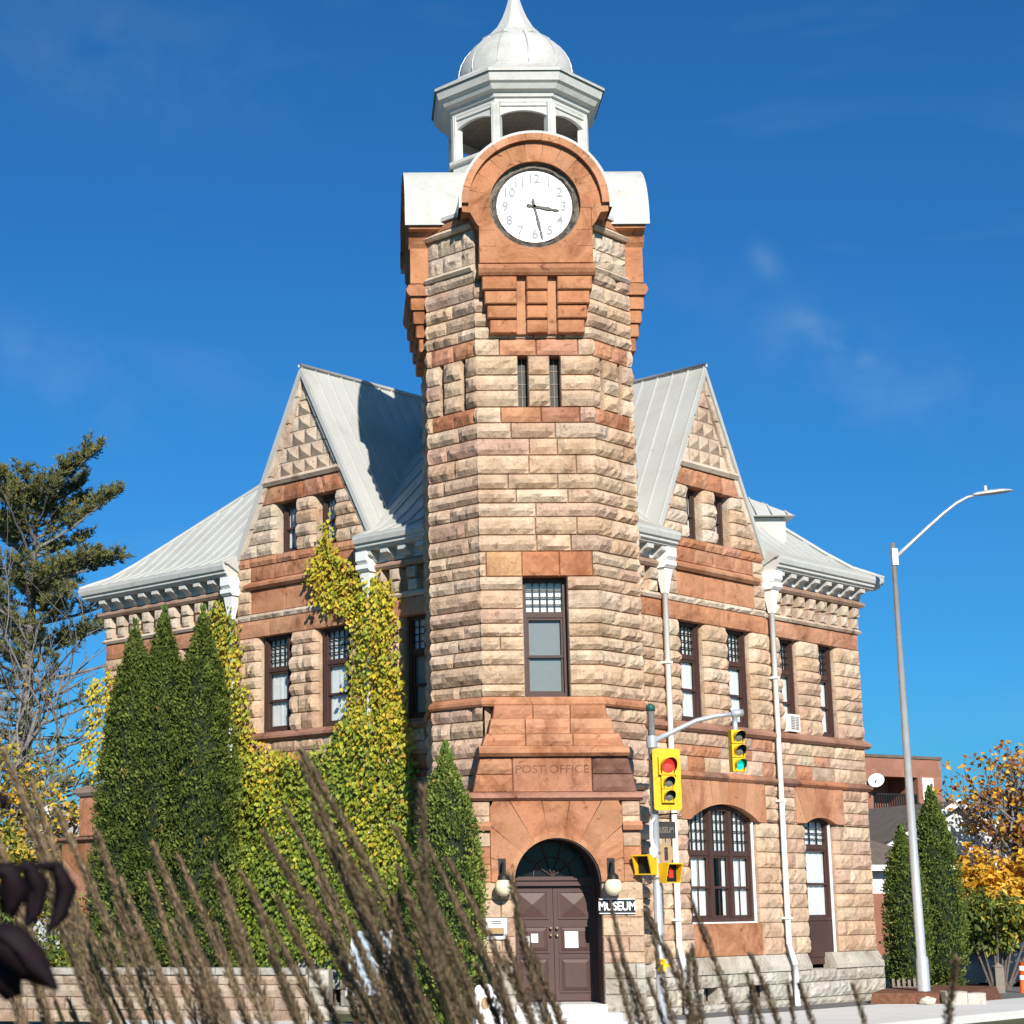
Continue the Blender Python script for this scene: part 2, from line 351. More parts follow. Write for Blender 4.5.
def band(mb, fr, s0, s1, z0, z1, pal, o=0, n=3, bulge=.02, rough=.35, depth=.38, ends=0):
    xs = [s0]+[lerp(s0, s1, (i+rnd.uniform(-.15, .15))/n) for i in range(1, n)]+[s1]
    for a, b in zip(xs, xs[1:]): block(mb, fr, (a, a), (b, b), z0, z1, o, depth, bulge, rough, pick(pal))
def arch_fan(mb, fr, sc_, zc, r, th0, th1, outer, n, o0, o1, pal, rough=.25):
    """voussoirs between the arc r (centre sc_,zc) and the outline function outer(theta)->(s,z)"""
    for i in range(n):
        a0 = lerp(th0, th1, i/n); a1 = lerp(th0, th1, (i+1)/n); m = 5; c = pick(pal)
        inn = [(sc_+r*math.cos(lerp(a0, a1, k/m)), zc+r*math.sin(lerp(a0, a1, k/m))) for k in range(m+1)]
        out = [outer(lerp(a0+.004, a1-.004, k/m)) for k in range(m+1)]
        oo = o1+rnd.uniform(0, .012)
        vs = [fr.pt(s, z, oo) for s, z in inn]+[fr.pt(s, z, oo) for s, z in out]+[fr.pt(s, z, o0) for s, z in inn]+[fr.pt(s, z, o0) for s, z in out]
        q = m+1; fs = []
        for k in range(m):
            fs += [(k, k+1, q+k+1, q+k), (2*q+k+1, 2*q+k, 3*q+k, 3*q+k+1), (k+1, k, 2*q+k, 2*q+k+1), (q+k, q+k+1, 3*q+k+1, 3*q+k)]
        fs += [(0, q, 3*q, 2*q), (m, 2*q+m, 3*q+m, q+m)]
        mb.add(vs, fs, c, False, not fr.flip)

# ------------------------------------------------------------------ ground
XC, YF, W, A = 3.95, 36.0, 2.02, 1.13; XT = XC-.11
YC = YF+W; Y0 = 37.4; q2 = math.sqrt(.5)
FL_ = Fr(XC, Y0, -q2, q2, -q2, -q2)     # street wall going back to the left
FRT = Fr(XC, Y0, q2, q2, q2, -q2)       # street wall going back to the right
WORLD = Fr(0, 0, 1, 0, 0, -1)
def sheet(name, pts, z, m, kind='structure'):
    b = MB(); b.add([(x, y, z+GZ) for x, y in pts], [tuple(range(len(pts)))]); return tag(b.build(name, m), kind=kind)
def slab(name, pts, z0, z1, m):
    b = MB(); n = len(pts); b.add([(x, y, z0+GZ) for x, y in pts]+[(x, y, z1+GZ) for x, y in pts], [tuple(range(n, 2*n))]+[(i, (i+1) % n, n+(i+1) % n, n+i) for i in range(n)])
    return tag(b.build(name, m), kind='structure')
sheet('ground', [(-900, -300), (900, -300), (900, 1500), (-900, 1500)], -2.46, SOIL)
def off(fr, s, o): p = fr.pt(s, 0, o); return (p[0], p[1])
# road wraps the corner; pavement is a real step above it
sheet('road', [(-60, 18), (80, 18), (80, 110), (60, 110), off(FRT, 2, 7.2), off(FL_, 2, 7.2), (-60, 80)], -2.45, ASPH)
slab('pavement', [off(FL_, 40, 2.2), off(FL_, 40, 4.6), off(FL_, -.5, 4.6), off(FRT, -.5, 4.6), off(FRT, 70, 4.6), off(FRT, 70, 2.2), off(FRT, 12.4, 2.2), off(FRT, 12.4, .2), off(FRT, 0, -.2), off(FL_, 0, -.2), off(FL_, 3, .2), off(FL_, 3, 2.2)], -2.6, -2.3, CONC)
slab('lawn', [off(FL_, 3, .0), off(FL_, 3, 2.1), off(FL_, 40, 2.1), off(FL_, 40, -30), off(FL_, 16, -30), off(FL_, 14, -1)], -2.6, -2.285, SOIL)
slab('driveway', [off(FRT, 15.5, 2.1), off(FRT, 26, 2.1), off(FRT, 26, -16), off(FRT, 15.5, -16)], -2.6, -2.30, GRAVEL)

sheet('gravel', [off(FRT, 2.8, .1), off(FRT, 2.8, 1.1), off(FRT, 12.3, 1.1), off(FRT, 12.3, .1)], -2.294, GRAVEL)
# ------------------------------------------------------------------ the museum building
bld = thing('museum_building', 'buff and red sandstone corner post office with clock tower and steep gables', 'building', (XC, YC, 0))
ident = lambda k: (lambda z: k)
octo = {'front': Fr(XT, YF, 1, 0, 0, -1), 'right': Fr(XT+W, YC, 0, 1, 1, 0), 'left': Fr(XT-W, YC, 0, -1, -1, 0), 'back': Fr(XT, YC+W, -1, 0, 0, 1)}
md = (W+A)/2
diag = {'dr': Fr(XT+md, YC-md, q2, q2, q2, -q2), 'dl': Fr(XT-md, YC-md, q2, -q2, -q2, -q2), 'br': Fr(XT+md, YC+md, -q2, q2, q2, q2), 'bl': Fr(XT-md, YC+md, -q2, -q2, -q2, q2)}
HD = (W-A)*q2
# --- tower shaft
tb = MB()
ring8 = ['front', 'dr', 'right', 'br', 'back', 'bl', 'left', 'dl']; WR = {n: ((ring8[i-1], n), (n, ring8[(i+1) % 8])) for i, n in enumerate(ring8)}
TZ = zlist(-2.3, 12.45, (-1.17, 1.85, 3.69, 3.84, 6.18, 6.67, 9.25, 9.57, 10.62, 10.97, 12.15))
def shaftcol(z): return pick(BASE) if z < -1.17 else buffmix(z)
SL = [(-.32, -.12), (.31, .52)]
for name, f in list(octo.items())+list(diag.items()):
    h = A if name in octo else HD
    holes = []; skip = [(-9, 9, 3.69, 3.84)]
    if name == 'front':
        holes = [(-.33, .53, 3.84, 6.18)]; skip += [(-9, 9, -2.4, 3.69), (-1.03, 1.03, 6.18, 6.67)]
    sl_ = SL if name == 'front' else ([(-.36, -.24), (.22, .34)] if name in diag else SL)
    for a, b in sl_: holes.append((a, b, 9.57, 10.62))
    lw = .78 if name in octo else h-.06
    lx = .10 if name == 'front' else 0
    skip += [(lx-lw, lx+lw, 10.62, 10.97), (lx-lw, lx+lw, 9.25, 9.57)]
    z_from = 7.0 if name in ('back', 'br', 'bl') else -2.3
    zs = [z for z in TZ if z >= z_from-.2]
    wall(tb, f, ident(-h), ident(h), zs, holes, skip, shaftcol, 0, .36, .085, .36, (.5, 1.15), 0, WR[name])
    for nm, za, zb in (('slit_lintel', 10.62, 10.97), ('slit_sill', 9.25, 9.57)):
        ts = MB(); band(ts, f, lx-lw, lx+lw, za, zb, REDS, 0, 2, .05, .4); ts.build(nm, DRESS, bld)
    # string course
    t = (math.sqrt(2)-1); ts = MB()
    ts.prof(f, -h, h, [(-.1, 3.66), (.10, 3.66), (.13, 3.70), (.13, 3.76), (.05, 3.84), (-.1, 3.84)], jit(RSM[2]), t, t); ts.build('string_course', DRESS, bld)
    if name in diag:
        for za, zb in ((12.38, 12.54), (13.28, 13.44)):
            ts = MB(); ts.prof(f, -h, h, [(-.1, za), (.10, za), (.15, za+.06), (.03, zb), (-.1, zb)], jit(PALE[0]), 0, 0); ts.build('string_course', DRESS, bld)
        wall(tb, f, ident(-h), ident(h), [12.54, 12.9, 13.28], (), (), lambda z: pick(PALE), 0, .36, .06, .6, (.4, .7))
        ts = MB(); band(ts, f, -h, h, 13.44, 13.7, RSM, .05, 1, .01); ts.build('top_course', DRESS, bld)
ts = MB(); band(ts, octo['front'], -1.03, 1.03, 6.18, 6.67, [(.50, .27, .13), (.46, .20, .10), (.53, .31, .16)], .02, 3, .03, .3)
tb.build('tower_wall', STONE, bld); ts.build('window_lintel', DRESS, bld)
# dark core inside the shaft keeps daylight out of the slits
k = MB(); k.box(WORLD, XT-1.3, XT+1.3, 5, 13.2, -(YC+1.3), -(YC-1.3)); k.build('tower_core', DARK, bld)

# --- windows
def grid(mb, fr, s0, s1, z0, z1, nx, nz, w, o0, o1):
    for i in range(1, nx): x = lerp(s0, s1, i/nx); mb.box(fr, x-w/2, x+w/2, z0, z1, o0, o1)
    for j in range(1, nz): z = lerp(z0, z1, j/nz); mb.box(fr, s0, s1, z-w/2, z+w/2, o0+.002, o1-.002)
def window(fr, s0, s1, z0, z1, o, top=.3, cover='white', g=(4, 3), fr_w=.06, lights=1, dep=.12, sash=True, part='window', mid=True):
    """frame, leaded top light, two sashes, panes and curtain; o = plane of the frame's face"""
    b = MB(); ob = o-dep
    b.box(fr, s0-.02, s0+fr_w, z0, z1, ob, o); b.box(fr, s1-fr_w, s1+.02, z0, z1, ob, o)
    b.box(fr, s0+fr_w, s1-fr_w, z1-fr_w, z1+.02, ob, o); b.box(fr, s0+fr_w, s1-fr_w, z0, z0+fr_w+.02, ob, o)
    zt = z1-(z1-z0)*top
    a, c = s0+fr_w, s1-fr_w
    if top: b.box(fr, a, c, zt-.06, zt+.05, ob, o-.02)
    for i in range(1, lights):
        x = lerp(a, c, i/lights); b.box(fr, x-.06, x+.06, z0+fr_w+.02, z1-fr_w, ob, o+.02)
    win = b.build(part, BROWN, bld)
    WL[win.name] = WL[bld.name]
    def sub(mb, name, m):
        ob_ = mb.build(name, m, bld); ob_.parent = win; return ob_
    zm = lerp(z0+fr_w, zt-.06, .49); sb = MB(); lg = MB(); cu = MB(); pn = MB()
    so_ = o-dep+.05
    for i in range(lights):
        x0 = lerp(a, c, i/lights)+(.06 if i else 0); x1 = lerp(a, c, (i+1)/lights)-(.06 if i < lights-1 else 0)
        if sash:
            for (za, zb, oo) in ((zm-.02, zt-.06, so_+.03), (z0+fr_w+.02, zm+.03, so_)):
                sb.box(fr, x0, x0+.045, za, zb, oo-.03, oo); sb.box(fr, x1-.045, x1, za, zb, oo-.03, oo)
                sb.box(fr, x0+.045, x1-.045, zb-.05, zb, oo-.03, oo); sb.box(fr, x0+.045, x1-.045, za, za+.05, oo-.03, oo)
                xm = (x0+x1)/2
                if mid: sb.box(fr, xm-.012, xm+.012, za+.05, zb-.05, oo-.025, oo-.005)
        if top:
            grid(lg, fr, x0, x1, zt+.05, z1-fr_w, g[0], g[1], .022, so_-.02, so_+.01)
        pn.add([fr.pt(x0, z0+fr_w, so_-.04), fr.pt(x1, z0+fr_w, so_-.04), fr.pt(x1, z1-fr_w, so_-.04), fr.pt(x0, z1-fr_w, so_-.04)], [(0, 1, 2, 3)], (1, 1, 1), False, fr.flip)
        kind = cover if isinstance(cover, str) else cover[i]
        oc = so_-.055
        n = 14
        lo, hi = z0+fr_w+.02, z1-fr_w
        if kind == 'white':
            vs = []; 
            for j in range(n+1):
                x = lerp(x0+.0, x1, j/n); vs += [fr.pt(x, lo+.02, oc+.018*math.sin(j*2.1)), fr.pt(x, hi, oc+.012*math.sin(j*1.7+1))]
            cu.add(vs, [(2*j, 2*j+2, 2*j+3, 2*j+1) for j in range(n)], (1, 1, 1), True, fr.flip)
        elif kind == 'half':   # curtains drawn to the sides below, white leaded glass above
            for (u0, u1) in ((0, .22), (.80, 1)):
                cu.box(fr, lerp(x0, x1, u0), lerp(x0, x1, u1), lo, zt, oc-.01, oc)
            cu.box(fr, x0, x1, zt, hi, oc-.01, oc)
        elif kind == 'blind':
            cu.box(fr, x0, x1, lo, zt-.02, oc-.01, oc)
        if kind == 'blind': 
            tp = MB(); tp.box(fr, x0, x1, zt-.01, hi, oc-.012, oc-.002); sub(tp, 'curtain', CURT)
    if sb.v: sub(sb, 'sash', BROWN)
    if lg.v: sub(lg, 'leaded_light', IRON)
    sub(pn, 'pane', GLASS)
    if cu.v: sub(cu, 'curtain', BLIND if cover == 'blind' else CURT)
    return win
window(octo['front'], -.31, .51, 3.86, 6.16, -.22, .30, 'blind', (5, 4), .055, mid=False)
for f_, sl_ in [(octo['front'], SL), (diag['dl'], [(-.36, -.24), (.22, .34)]), (diag['dr'], [(-.36, -.24), (.22, .34)])]:
    for a, b in sl_:
        m = MB(); m.box(f_, a-.01, b+.01, 9.55, 10.64, -.30, -.24); wn = m.build('slit_window', IRON, bld)
        m = MB(); grid(m, f_, a, b, 9.57, 10.62, 2, 4, .02, -.24, -.225); g_ = m.build('leaded_light', WEATH, bld); g_.parent = wn

# --- entrance portal
F0 = Fr(XC, YF, 1, 0, 0, -1)
ps = MB(); PW = 1.56; PO = .70; DR = .80; ZS = .36
def basecol(z): return pick(BASE) if z < -1.1 else buffmix(-1)
pz = zlist(-2.3, ZS, (-1.1, -.9), .30)
for sgn in (-1, 1):
    a, b = (-PW, -DR) if sgn < 0 else (DR, PW); pb = MB()
    wall(pb, F0, ident(a), ident(b), pz, (), (), basecol, PO, 1.5, .03, .5, (.3, .6))
    # blocks beside the voussoirs
    a, b = (-PW, -1.22) if sgn < 0 else (1.22, PW)
    wall(pb, F0, ident(a), ident(b), [ZS, .68, 1.0, 1.28, 1.56, 1.84], (), (), lambda z: pick(REDS) if z < .9 else pick(BUFF), PO, 1.5, .03, .5, (.5, .6))
    ps.prof(F0, a-.02*(sgn < 0), b+.02*(sgn > 0), [(PO-.1, 1.30), (PO+.10, 1.30), (PO+.14, 1.38), (PO+.03, 1.46), (PO-.1, 1.46)], jit(REDS[0])); pb.build('portal_wall', STONE, bld)
def pout(th):
    c, s = math.cos(th), math.sin(th); t = min(1.22/abs(c) if abs(c) > 1e-6 else 99, (1.84-ZS)/max(s, 1e-6)); return (c*t, ZS+s*t)
arch_fan(ps, F0, 0, ZS, DR, 0, math.pi, pout, 9, -.3, PO+.03, [(.46, .22, .12), (.43, .19, .10), (.48, .25, .14)])
# archivolt moulding
arch_fan(ps, F0, 0, ZS, DR-.001, 0, math.pi, lambda t: ((DR+.10)*math.cos(t), ZS+(DR+.10)*math.sin(t)), 9, PO, PO+.06, RSM)
ps.prof(F0, -PW-.05, PW+.05, [(-.5, 1.84), (PO+.05, 1.84), (PO+.13, 1.89), (PO+.13, 1.96), (PO+.0, 2.0), (-.5, 2.0)], jit((.40, .20, .14)))
# inscription course, then battered courses rising to the string
block(ps, F0, (-1.53, -1.46), (-.78, -.78), 2.0, 2.33, PO-.06, 1.2, .05, .5, jit(REDS[0])); block(ps, F0, (-1.46, -1.38), (-.78, -.78), 2.33, 2.66, PO-.08, 1.2, .05, .5, jit(REDS[1]))
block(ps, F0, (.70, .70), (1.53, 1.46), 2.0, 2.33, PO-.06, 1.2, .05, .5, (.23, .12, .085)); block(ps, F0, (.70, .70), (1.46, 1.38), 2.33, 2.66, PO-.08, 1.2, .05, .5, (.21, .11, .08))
block(ps, F0, (-.78, -.78), (.70, .70), 2.0, 2.66, PO-.05, 1.2, .012, .05, (.46, .215, .125))
ps.prof(F0, -1.40, 1.40, [(-.5, 2.66), (PO+.02, 2.66), (PO+.08, 2.72), (PO+.04, 2.80), (PO-.05, 2.86), (-.5, 2.86)], jit(REDS[0]))
for (z0, z1, w0, w1, oo, n) in ((2.86, 3.10, 1.34, 1.26, .50, 3), (3.10, 3.40, 1.20, 1.14, .34, 3), (3.40, 3.67, 1.10, 1.06, .16, 3)):
    xs = [-w0]+[lerp(-w0, w0, (i+rnd.uniform(-.12, .12))/n) for i in range(1, n)]+[w0]
    for i in range(n):
        l = (xs[i], -w1 if i == 0 else xs[i]); r = (xs[i+1], w1 if i == n-1 else xs[i+1])
        block(ps, F0, l, r, z0, z1, oo, 1.0, .05, .5, pick(REDS))
ps.build('portal_dressing', DRESS, bld)
text('inscription', 'POST OFFICE', .21, F0, -.04, 2.42, PO-.042, DRESS, bld, .003, 1.12).data.color_attributes['Col'].data.foreach_set('color', [.26, .12, .07, 1]*len(bpy.data.objects['inscription'].data.loops))
# recess lining, doors, fanlight
DO = -.22
b = MB(); n = 20
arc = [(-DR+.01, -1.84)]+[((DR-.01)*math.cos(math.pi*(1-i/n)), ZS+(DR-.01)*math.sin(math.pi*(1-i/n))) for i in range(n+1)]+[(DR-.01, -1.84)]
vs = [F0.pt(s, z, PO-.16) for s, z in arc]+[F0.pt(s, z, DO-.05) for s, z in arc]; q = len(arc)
b.add(vs, [(i+1, i, q+i, q+i+1) for i in range(q-1)]); b.build('recess_shade_lining', BROWN, bld)  # dark brown here paints in the deep shade of the door recess
b = MB(); vs = [F0.pt(s*.995, z, PO+.012) for s, z in arc[1:-1]]+[F0.pt(s*.995, z, PO-.16) for s, z in arc[1:-1]]; q = len(arc)-2
b.add(vs, [(i+1, i, q+i, q+i+1) for i in range(q-1)]); b.build('arch_soffit', CONC, bld)
b = MB(); b.box(F0, -DR+.01, DR-.01, .30, .47, DO-.06, DO+.09); b.box(F0, -DR+.01, DR-.01, .40, .44, DO+.09, DO+.13); b.build('transom_bar', DOORM, bld)
fan = MB()
arch_fan(fan, F0, 0, .47, DR-.10, 0, math.pi, lambda t: ((DR-.012)*math.cos(t), .47+(DR-.012)*math.sin(t)), 12, DO-.05, DO+.02, [(1, 1, 1)], 0)
for ang in (36, 72, 108, 144):
    t = R_(ang); p0 = (0, .47); p1 = ((DR-.1)*math.cos(t), .47+(DR-.1)*math.sin(t))
    fan.tube([F0.pt(p0[0], p0[1], DO), F0.pt(p1[0], p1[1], DO)], .014, 5)
fan.tube([F0.pt(.36*math.cos(math.pi*i/12), .47+.36*math.sin(math.pi*i/12), DO) for i in range(13)], .014, 5)
fl = fan.build('fanlight', DOORM, bld); g = MB(); g.box(F0, -DR+.02, DR-.02, .47, 1.14, DO-.04, DO-.035); gg = g.build('pane', SHADEG, bld); gg.parent = fl
b = MB(); b.box(F0, -DR-.3, DR+.3, -1.9, 1.35, DO-.35, DO-.25); b.build('vestibule', DARK, bld)
for x0, x1, side in ((-DR+.02, -.004, -1), (.004, DR-.02, 1)):
    d = MB(); d.box(F0, x0, x1, -1.80, .30, DO-.05, DO)
    pd = MB()
    for (z0, z1, dia) in ((-1.62, -1.04, 0), (-.90, -.46, 0), (-.28, .18, 1)):
        a, c = x0+.12, x1-.12
        for (p, q_, r, s_) in ((a, c, z1, z1+.035), (a, c, z0-.035, z0)): pd.box(F0, p-.035, q_+.035, r, s_, DO, DO+.022)
        for (p, q_) in ((a-.035, a), (c, c+.035)): pd.box(F0, p, q_, z0, z1, DO, DO+.022)
        m_ = ((a+c)/2, (z0+z1)/2); e_ = .05 if dia else .03; ins = 0 if dia else .12
        o4 = [(a, z0), (c, z0), (c, z1), (a, z1)]
        if dia: pd.add([F0.pt(s, z, DO+.001) for s, z in o4]+[F0.pt(*m_, DO+e_)], [(0, 1, 4), (1, 2, 4), (2, 3, 4), (3, 0, 4)])
        else:
            i4 = [(a+.07, z0+.07), (c-.07, z0+.07), (c-.07, z1-.07), (a+.07, z1-.07)]
            pd.add([F0.pt(s, z, DO+.001) for s, z in o4]+[F0.pt(s, z, DO+e_) for s, z in i4], [(4, 5, 6, 7)]+[(i, (i+1) % 4, 4+(i+1) % 4, 4+i) for i in range(4)])
    dr_ = d.build('door', DOORM, bld); pp = pd.build('door_panel', DOORM, bld); pp.parent = dr_
    kx = side*.06
    for zz in (-.47, -.60):
        kb = MB(); c0 = F0.pt(kx, zz, DO); kb.tube([c0, (c0[0], c0[1]-.05, c0[2])], [.022, .014], 8); kb.tube([(c0[0], c0[1]-.05, c0[2]), (c0[0], c0[1]-.085, c0[2])], [.032, .026], 10)
        kk = kb.build('door_knob', BRASS, bld); kk.parent = dr_
b = MB(); b.box(F0, -DR-.02, DR+.02, -1.95, -1.82, -.3, PO+.12, (.5, .46, .4)); b.box(F0, -DR-.25, DR+.25, -2.08, -1.95, -.3, PO+.42, (.5, .46, .4)); b.box(F0, -DR-.5, DR+.5, -2.32, -2.08, -.3, PO+.75, (.48, .44, .38)); b.build('entrance_step', CONC, bld)

# --- street walls
def seg_arch_outer(cx, hw_, zt, zc):
    def f(t):
        c, s = math.cos(t), math.sin(t); k = min(hw_/abs(c) if abs(c) > 1e-6 else 99, (zt-zc)/max(s, 1e-6)); return (cx+c*k, zc+s*k)
    return f
def facade(fr, P, side):
    st = MB(); parts = {}
    def D(name, key=0): return parts.setdefault((name, key), MB())
    b0, b1, e1, n0 = P['b0'], P['b1'], P['e1'], P['n0']; BO = .05; CH = .11
    def prof(s0, s1, pts, pal, o, m1=0):
        n = max(1, round((s1-s0)/1.1)); xs = [lerp(s0, s1, i/n) for i in range(n+1)]
        for i in range(n): D('string_course', (round(pts[0][1], 1), round(s0, 1))).prof(fr, xs[i], xs[i+1]-.006, [(o+p, z) for p, z in pts], jit(rnd.choice(pal), .07), 0, m1 if i == n-1 else 0)
    bays = ((n0, b0, 0), (b0, b1, BO), (b1, e1, 0))
    holes = []; skip = []
    up = [(c-w/2, c+w/2, 3.80, 6.02) for c, w in P['up']]
    # lower openings with segmental arches
    for (c, w, zb, zs_, rise, red_hw, rz) in P['low']:
        holes.append((c-w/2, c+w/2, zb, zs_)); skip.append((c-red_hw, c+red_hw, zs_, 2.6))
    if P.get('apron'): skip.append(P['apron'])
    zs1 = zlist(-1.17, 2.6, [h[2] for h in holes]+[h[3] for h in holes]+([P['apron'][3]] if P.get('apron') else []))
    zs2 = zlist(2.74, 3.62, (), .3); zs3 = zlist(3.80, 6.02)
    for i, (s0, s1, o) in enumerate(bays):
        corner = 1 if i == 2 else 0
        wall(st, fr, ident(s0), ident(s1), zs1, holes, skip, buffmix, o, .42, .055, .42, (.45, 1.1), CH)
        wall(st, fr, ident(s0), ident(s1), zs2, (), (), lambda z: pick(REDS) if rnd.random() < .38 else buffmix(z), o, .42, .045, .45, (.5, 1.1))
        wall(st, fr, ident(s0), ident(s1), zs3, up, (), buffmix, o, .42, .075, .38, (.5, 1.05), CH)
        prof(s0, s1, [(-.2, 2.58), (.06, 2.58), (.12, 2.64), (.12, 2.68), (.02, 2.75), (-.2, 2.75)], [(.30, .16, .11), REDS[2], (.34, .17, .11)], o, corner)
        prof(s0, s1, [(-.2, 3.60), (.07, 3.60), (.14, 3.66), (.14, 3.72), (.03, 3.81), (-.2, 3.81)], [(.36, .19, .13), (.38, .2, .13)], o, corner)
        # base with sloping water table
        wall(st, fr, ident(s0), ident(s1+(.11 if corner else 0)), [-2.32, -2.14, -1.80, -1.52], P['vents'], (), lambda z: pick(BASE), o+.11, .6, .05, .7, (.4, 1.0))
        n = max(1, round((s1-s0)/1.0)); xs = [lerp(s0, s1, k/n) for k in range(n+1)]
        for k in range(n):
            if any(a-.01 < (xs[k]+xs[k+1])/2 < b+.01 for a, b in P['cutbase']): continue
            D('water_table', i if k < n*.6 else i+10).prof(fr, xs[k], xs[k+1]-.008, [(o-.2, -1.52), (o+.16, -1.52), (o+.15, -1.42), (o+.03, -1.17), (o-.2, -1.17)], pick([(.50, .46, .39), (.47, .43, .36)]), 0, .5 if corner and k == n-1 else 0)
        # lintel course
        if i > 0: band(D('lintel_course', i), fr, s0, s1, 6.02, 6.42, REDS, o+.0, max(2, round((s1-s0)/1.2)), .025, .5)
        else: band(D('lintel_course', i), fr, s0, s1, 6.02, 6.42, REDS, o, 1, .025, .5)
    for (c, w, zb, zs_, rise, red_hw, rz) in P['low']:
        o = BO if b0 < c < b1 else 0
        r = (w*w/4+rise*rise)/(2*rise); zc = zs_+rise-r; th = math.asin(w/2/r)
        # voussoirs
        def outer(t, c=c, red_hw=red_hw, zc=zc, rise=rise, w=w, th=th, zs_=zs_):
            f = (math.pi/2-t)/th            # -1..1
            x = c+f*red_hw
            return (x, 2.58)
        nv = 9 if w > 2 else 5
        arch_fan(D('arch_surround', c), fr, c, zc, r, math.pi/2-th, math.pi/2+th, outer, nv, o-.42, o+.035, REDS)
        # little wedges under the outermost stones
        for sg in (-1, 1):
            xw = c+sg*w/2; xo = c+sg*red_hw
            vs = [fr.pt(xw, zs_, o+.035), fr.pt(xo, zs_, o+.035), fr.pt(xo, 2.58, o+.035), fr.pt(xw, zs_, o-.42), fr.pt(xo, zs_, o-.42), fr.pt(xo, 2.58, o-.42)]
            fs = [(0, 1, 2), (3, 5, 4), (0, 3, 4, 1), (1, 4, 5, 2)]
            D('arch_surround', c).add(vs, fs, pick(REDS), False, fr.flip ^ (sg < 0))
        # timber lining of the reveal
        m = MB(); zt = zs_
        n = 12; arc = [(c-w/2+CH, zb)]+[(c+(w/2-CH)/(w/2)*r*math.sin(-th+2*th*i/n), zc+r*math.cos(-th+2*th*i/n)-.03) for i in range(n+1)]+[(c+w/2-CH, zb)]
        mm = len(arc); m.add([fr.pt(s, z, o-CH) for s, z in arc]+[fr.pt(s, z, o-.42) for s, z in arc], [(i+1, i, mm+i, mm+i+1) for i in range(mm-1)], (1, 1, 1), False, fr.flip)
        m.build('window_lining', BROWN, bld)
        if w > 2:
            window(fr, c-w/2+CH, c+w/2-CH, zb+.02, zs_+rise-.06, o-.14, .40, ['white', 'half', 'white'], (4, 4), .08, 3)
            # white caulk bead round the frame
            m = MB(); x = c+w/2-CH; m.box(fr, x-.012, x+.02, zb, zs_, o-CH-.03, o-CH+.02); m.box(fr, c-w/2+CH, x, zb-.01, zb+.03, o-CH-.03, o-CH+.025); m.build('window_bead', WHITE, bld)
        else:
            window(fr, c-w/2+CH, c+w/2-CH, zb+.72, zs_+rise-.04, o-.14, .27, 'white', (3, 4), .06, mid=False)
            m = MB(); a_, c_ = c-w/2+CH, c+w/2-CH; m.box(fr, a_, c_, zb-.26, zb+.72, o-.34, o-.16); m.box(fr, a_+.08, c_-.08, zb-.1, zb+.6, o-.16, o-.14); m.build('panel_below_window', BROWN, bld)
            m = MB(); m.box(fr, c_-.012, c_+.02, zb-.3, zs_, o-CH-.03, o-CH+.02); m.build('window_bead', WHITE, bld)
    if P.get('apron'):
        s0, s1, z0, z1 = P['apron']; block(D('apron_panel'), fr, (s0, s0), (s1, s1), z0, z1, BO-.03, .4, .015, .1, (.47, .225, .12))
    for k, (c, w) in enumerate(P['up']):
        o = BO if b0 < c < b1 else 0
        a, b = c-w/2+CH, c+w/2-CH
        m = MB(); m.box(fr, b-.02, b+.02, 3.82, 6.02, o-.42, o-CH); m.box(fr, a-.02, a+.02, 3.82, 6.02, o-.42, o-CH); m.build('window_lining', BROWN, bld)
        window(fr, a, b, 3.83, 6.00, o-.14, .34, 'white' if not (side < 0 and k == 2) else 'blind', (4, 4), mid=False)
    for (s0, s1, z0, z1) in P['vents']:
        m = MB(); m.box(fr, s0, s1, z0, z1, -.2, -.12); v_ = m.build('basement_window', DARK, bld)
        m = MB(); m.box(fr, s0, s1, z0, z0+.07, -.1, .05); grid(m, fr, s0, s1, z0, z1, 3, 1, .03, -.1, -.06); f_ = m.build('frame', WEATH, bld); f_.parent = v_
    # --- gable bay above the lintels
    gc, apx = P['gc'], P['apex']; hb = (b1-b0)/2
    slope = hb/(apx-8.0)
    def hw(z): return min(hb, (apx-z)*slope)
    L = lambda z: gc-hw(z)+.16 if z > 8.0 else b0
    Rr = lambda z: gc+hw(z)-.16 if z > 8.0 else b1
    wall(st, fr, ident(b0), ident(b1), [6.42, 6.58], (), (), lambda z: pick(PALE), BO, .4, .05, .5, (.6, 1.2))
    qn = .45
    wall(st, fr, ident(b0), ident(b0+qn), [6.58, 6.87, 7.16, 7.42, 7.68], (), (), buffmix, BO, .4, .05, .5); wall(st, fr, ident(b1-qn), ident(b1), [6.58, 6.87, 7.16, 7.42, 7.68], (), (), buffmix, BO, .4, .05, .5)
    band(D('gable_panel', 1), fr, b0+qn, b1-qn, 6.58, 7.14, RSM, BO-.02, 3, .012, .15)
    prof(b0+.3, b1-.3, [(-.2, 7.14), (.05, 7.14), (.11, 7.20), (.11, 7.26), (.0, 7.34), (-.2, 7.34)], REDS, BO)
    gw = [(c-w/2, c+w/2, 7.90, 9.10) for c, w in P['gw']]
    band(D('gable_panel', 2), fr, b0+qn, b1-qn, 7.34, 7.68, REDS, BO, 4, .03, .4)
    wall(st, fr, L, Rr, [7.68, 7.90], (), (), lambda z: pick(REDS), BO, .4, .05, .5, (.6, 1.0))
    wall(st, fr, L, Rr, [7.90, 8.20, 8.5, 8.8, 9.10], gw, (), lambda z: pick(PALE) if rnd.random() < .5 else pick(BUFF), BO, .4, .06, .5, (.5, .9), .09)
    zz = 9.10
    n = 4; xs = [-1+2*i/n for i in range(n+1)]
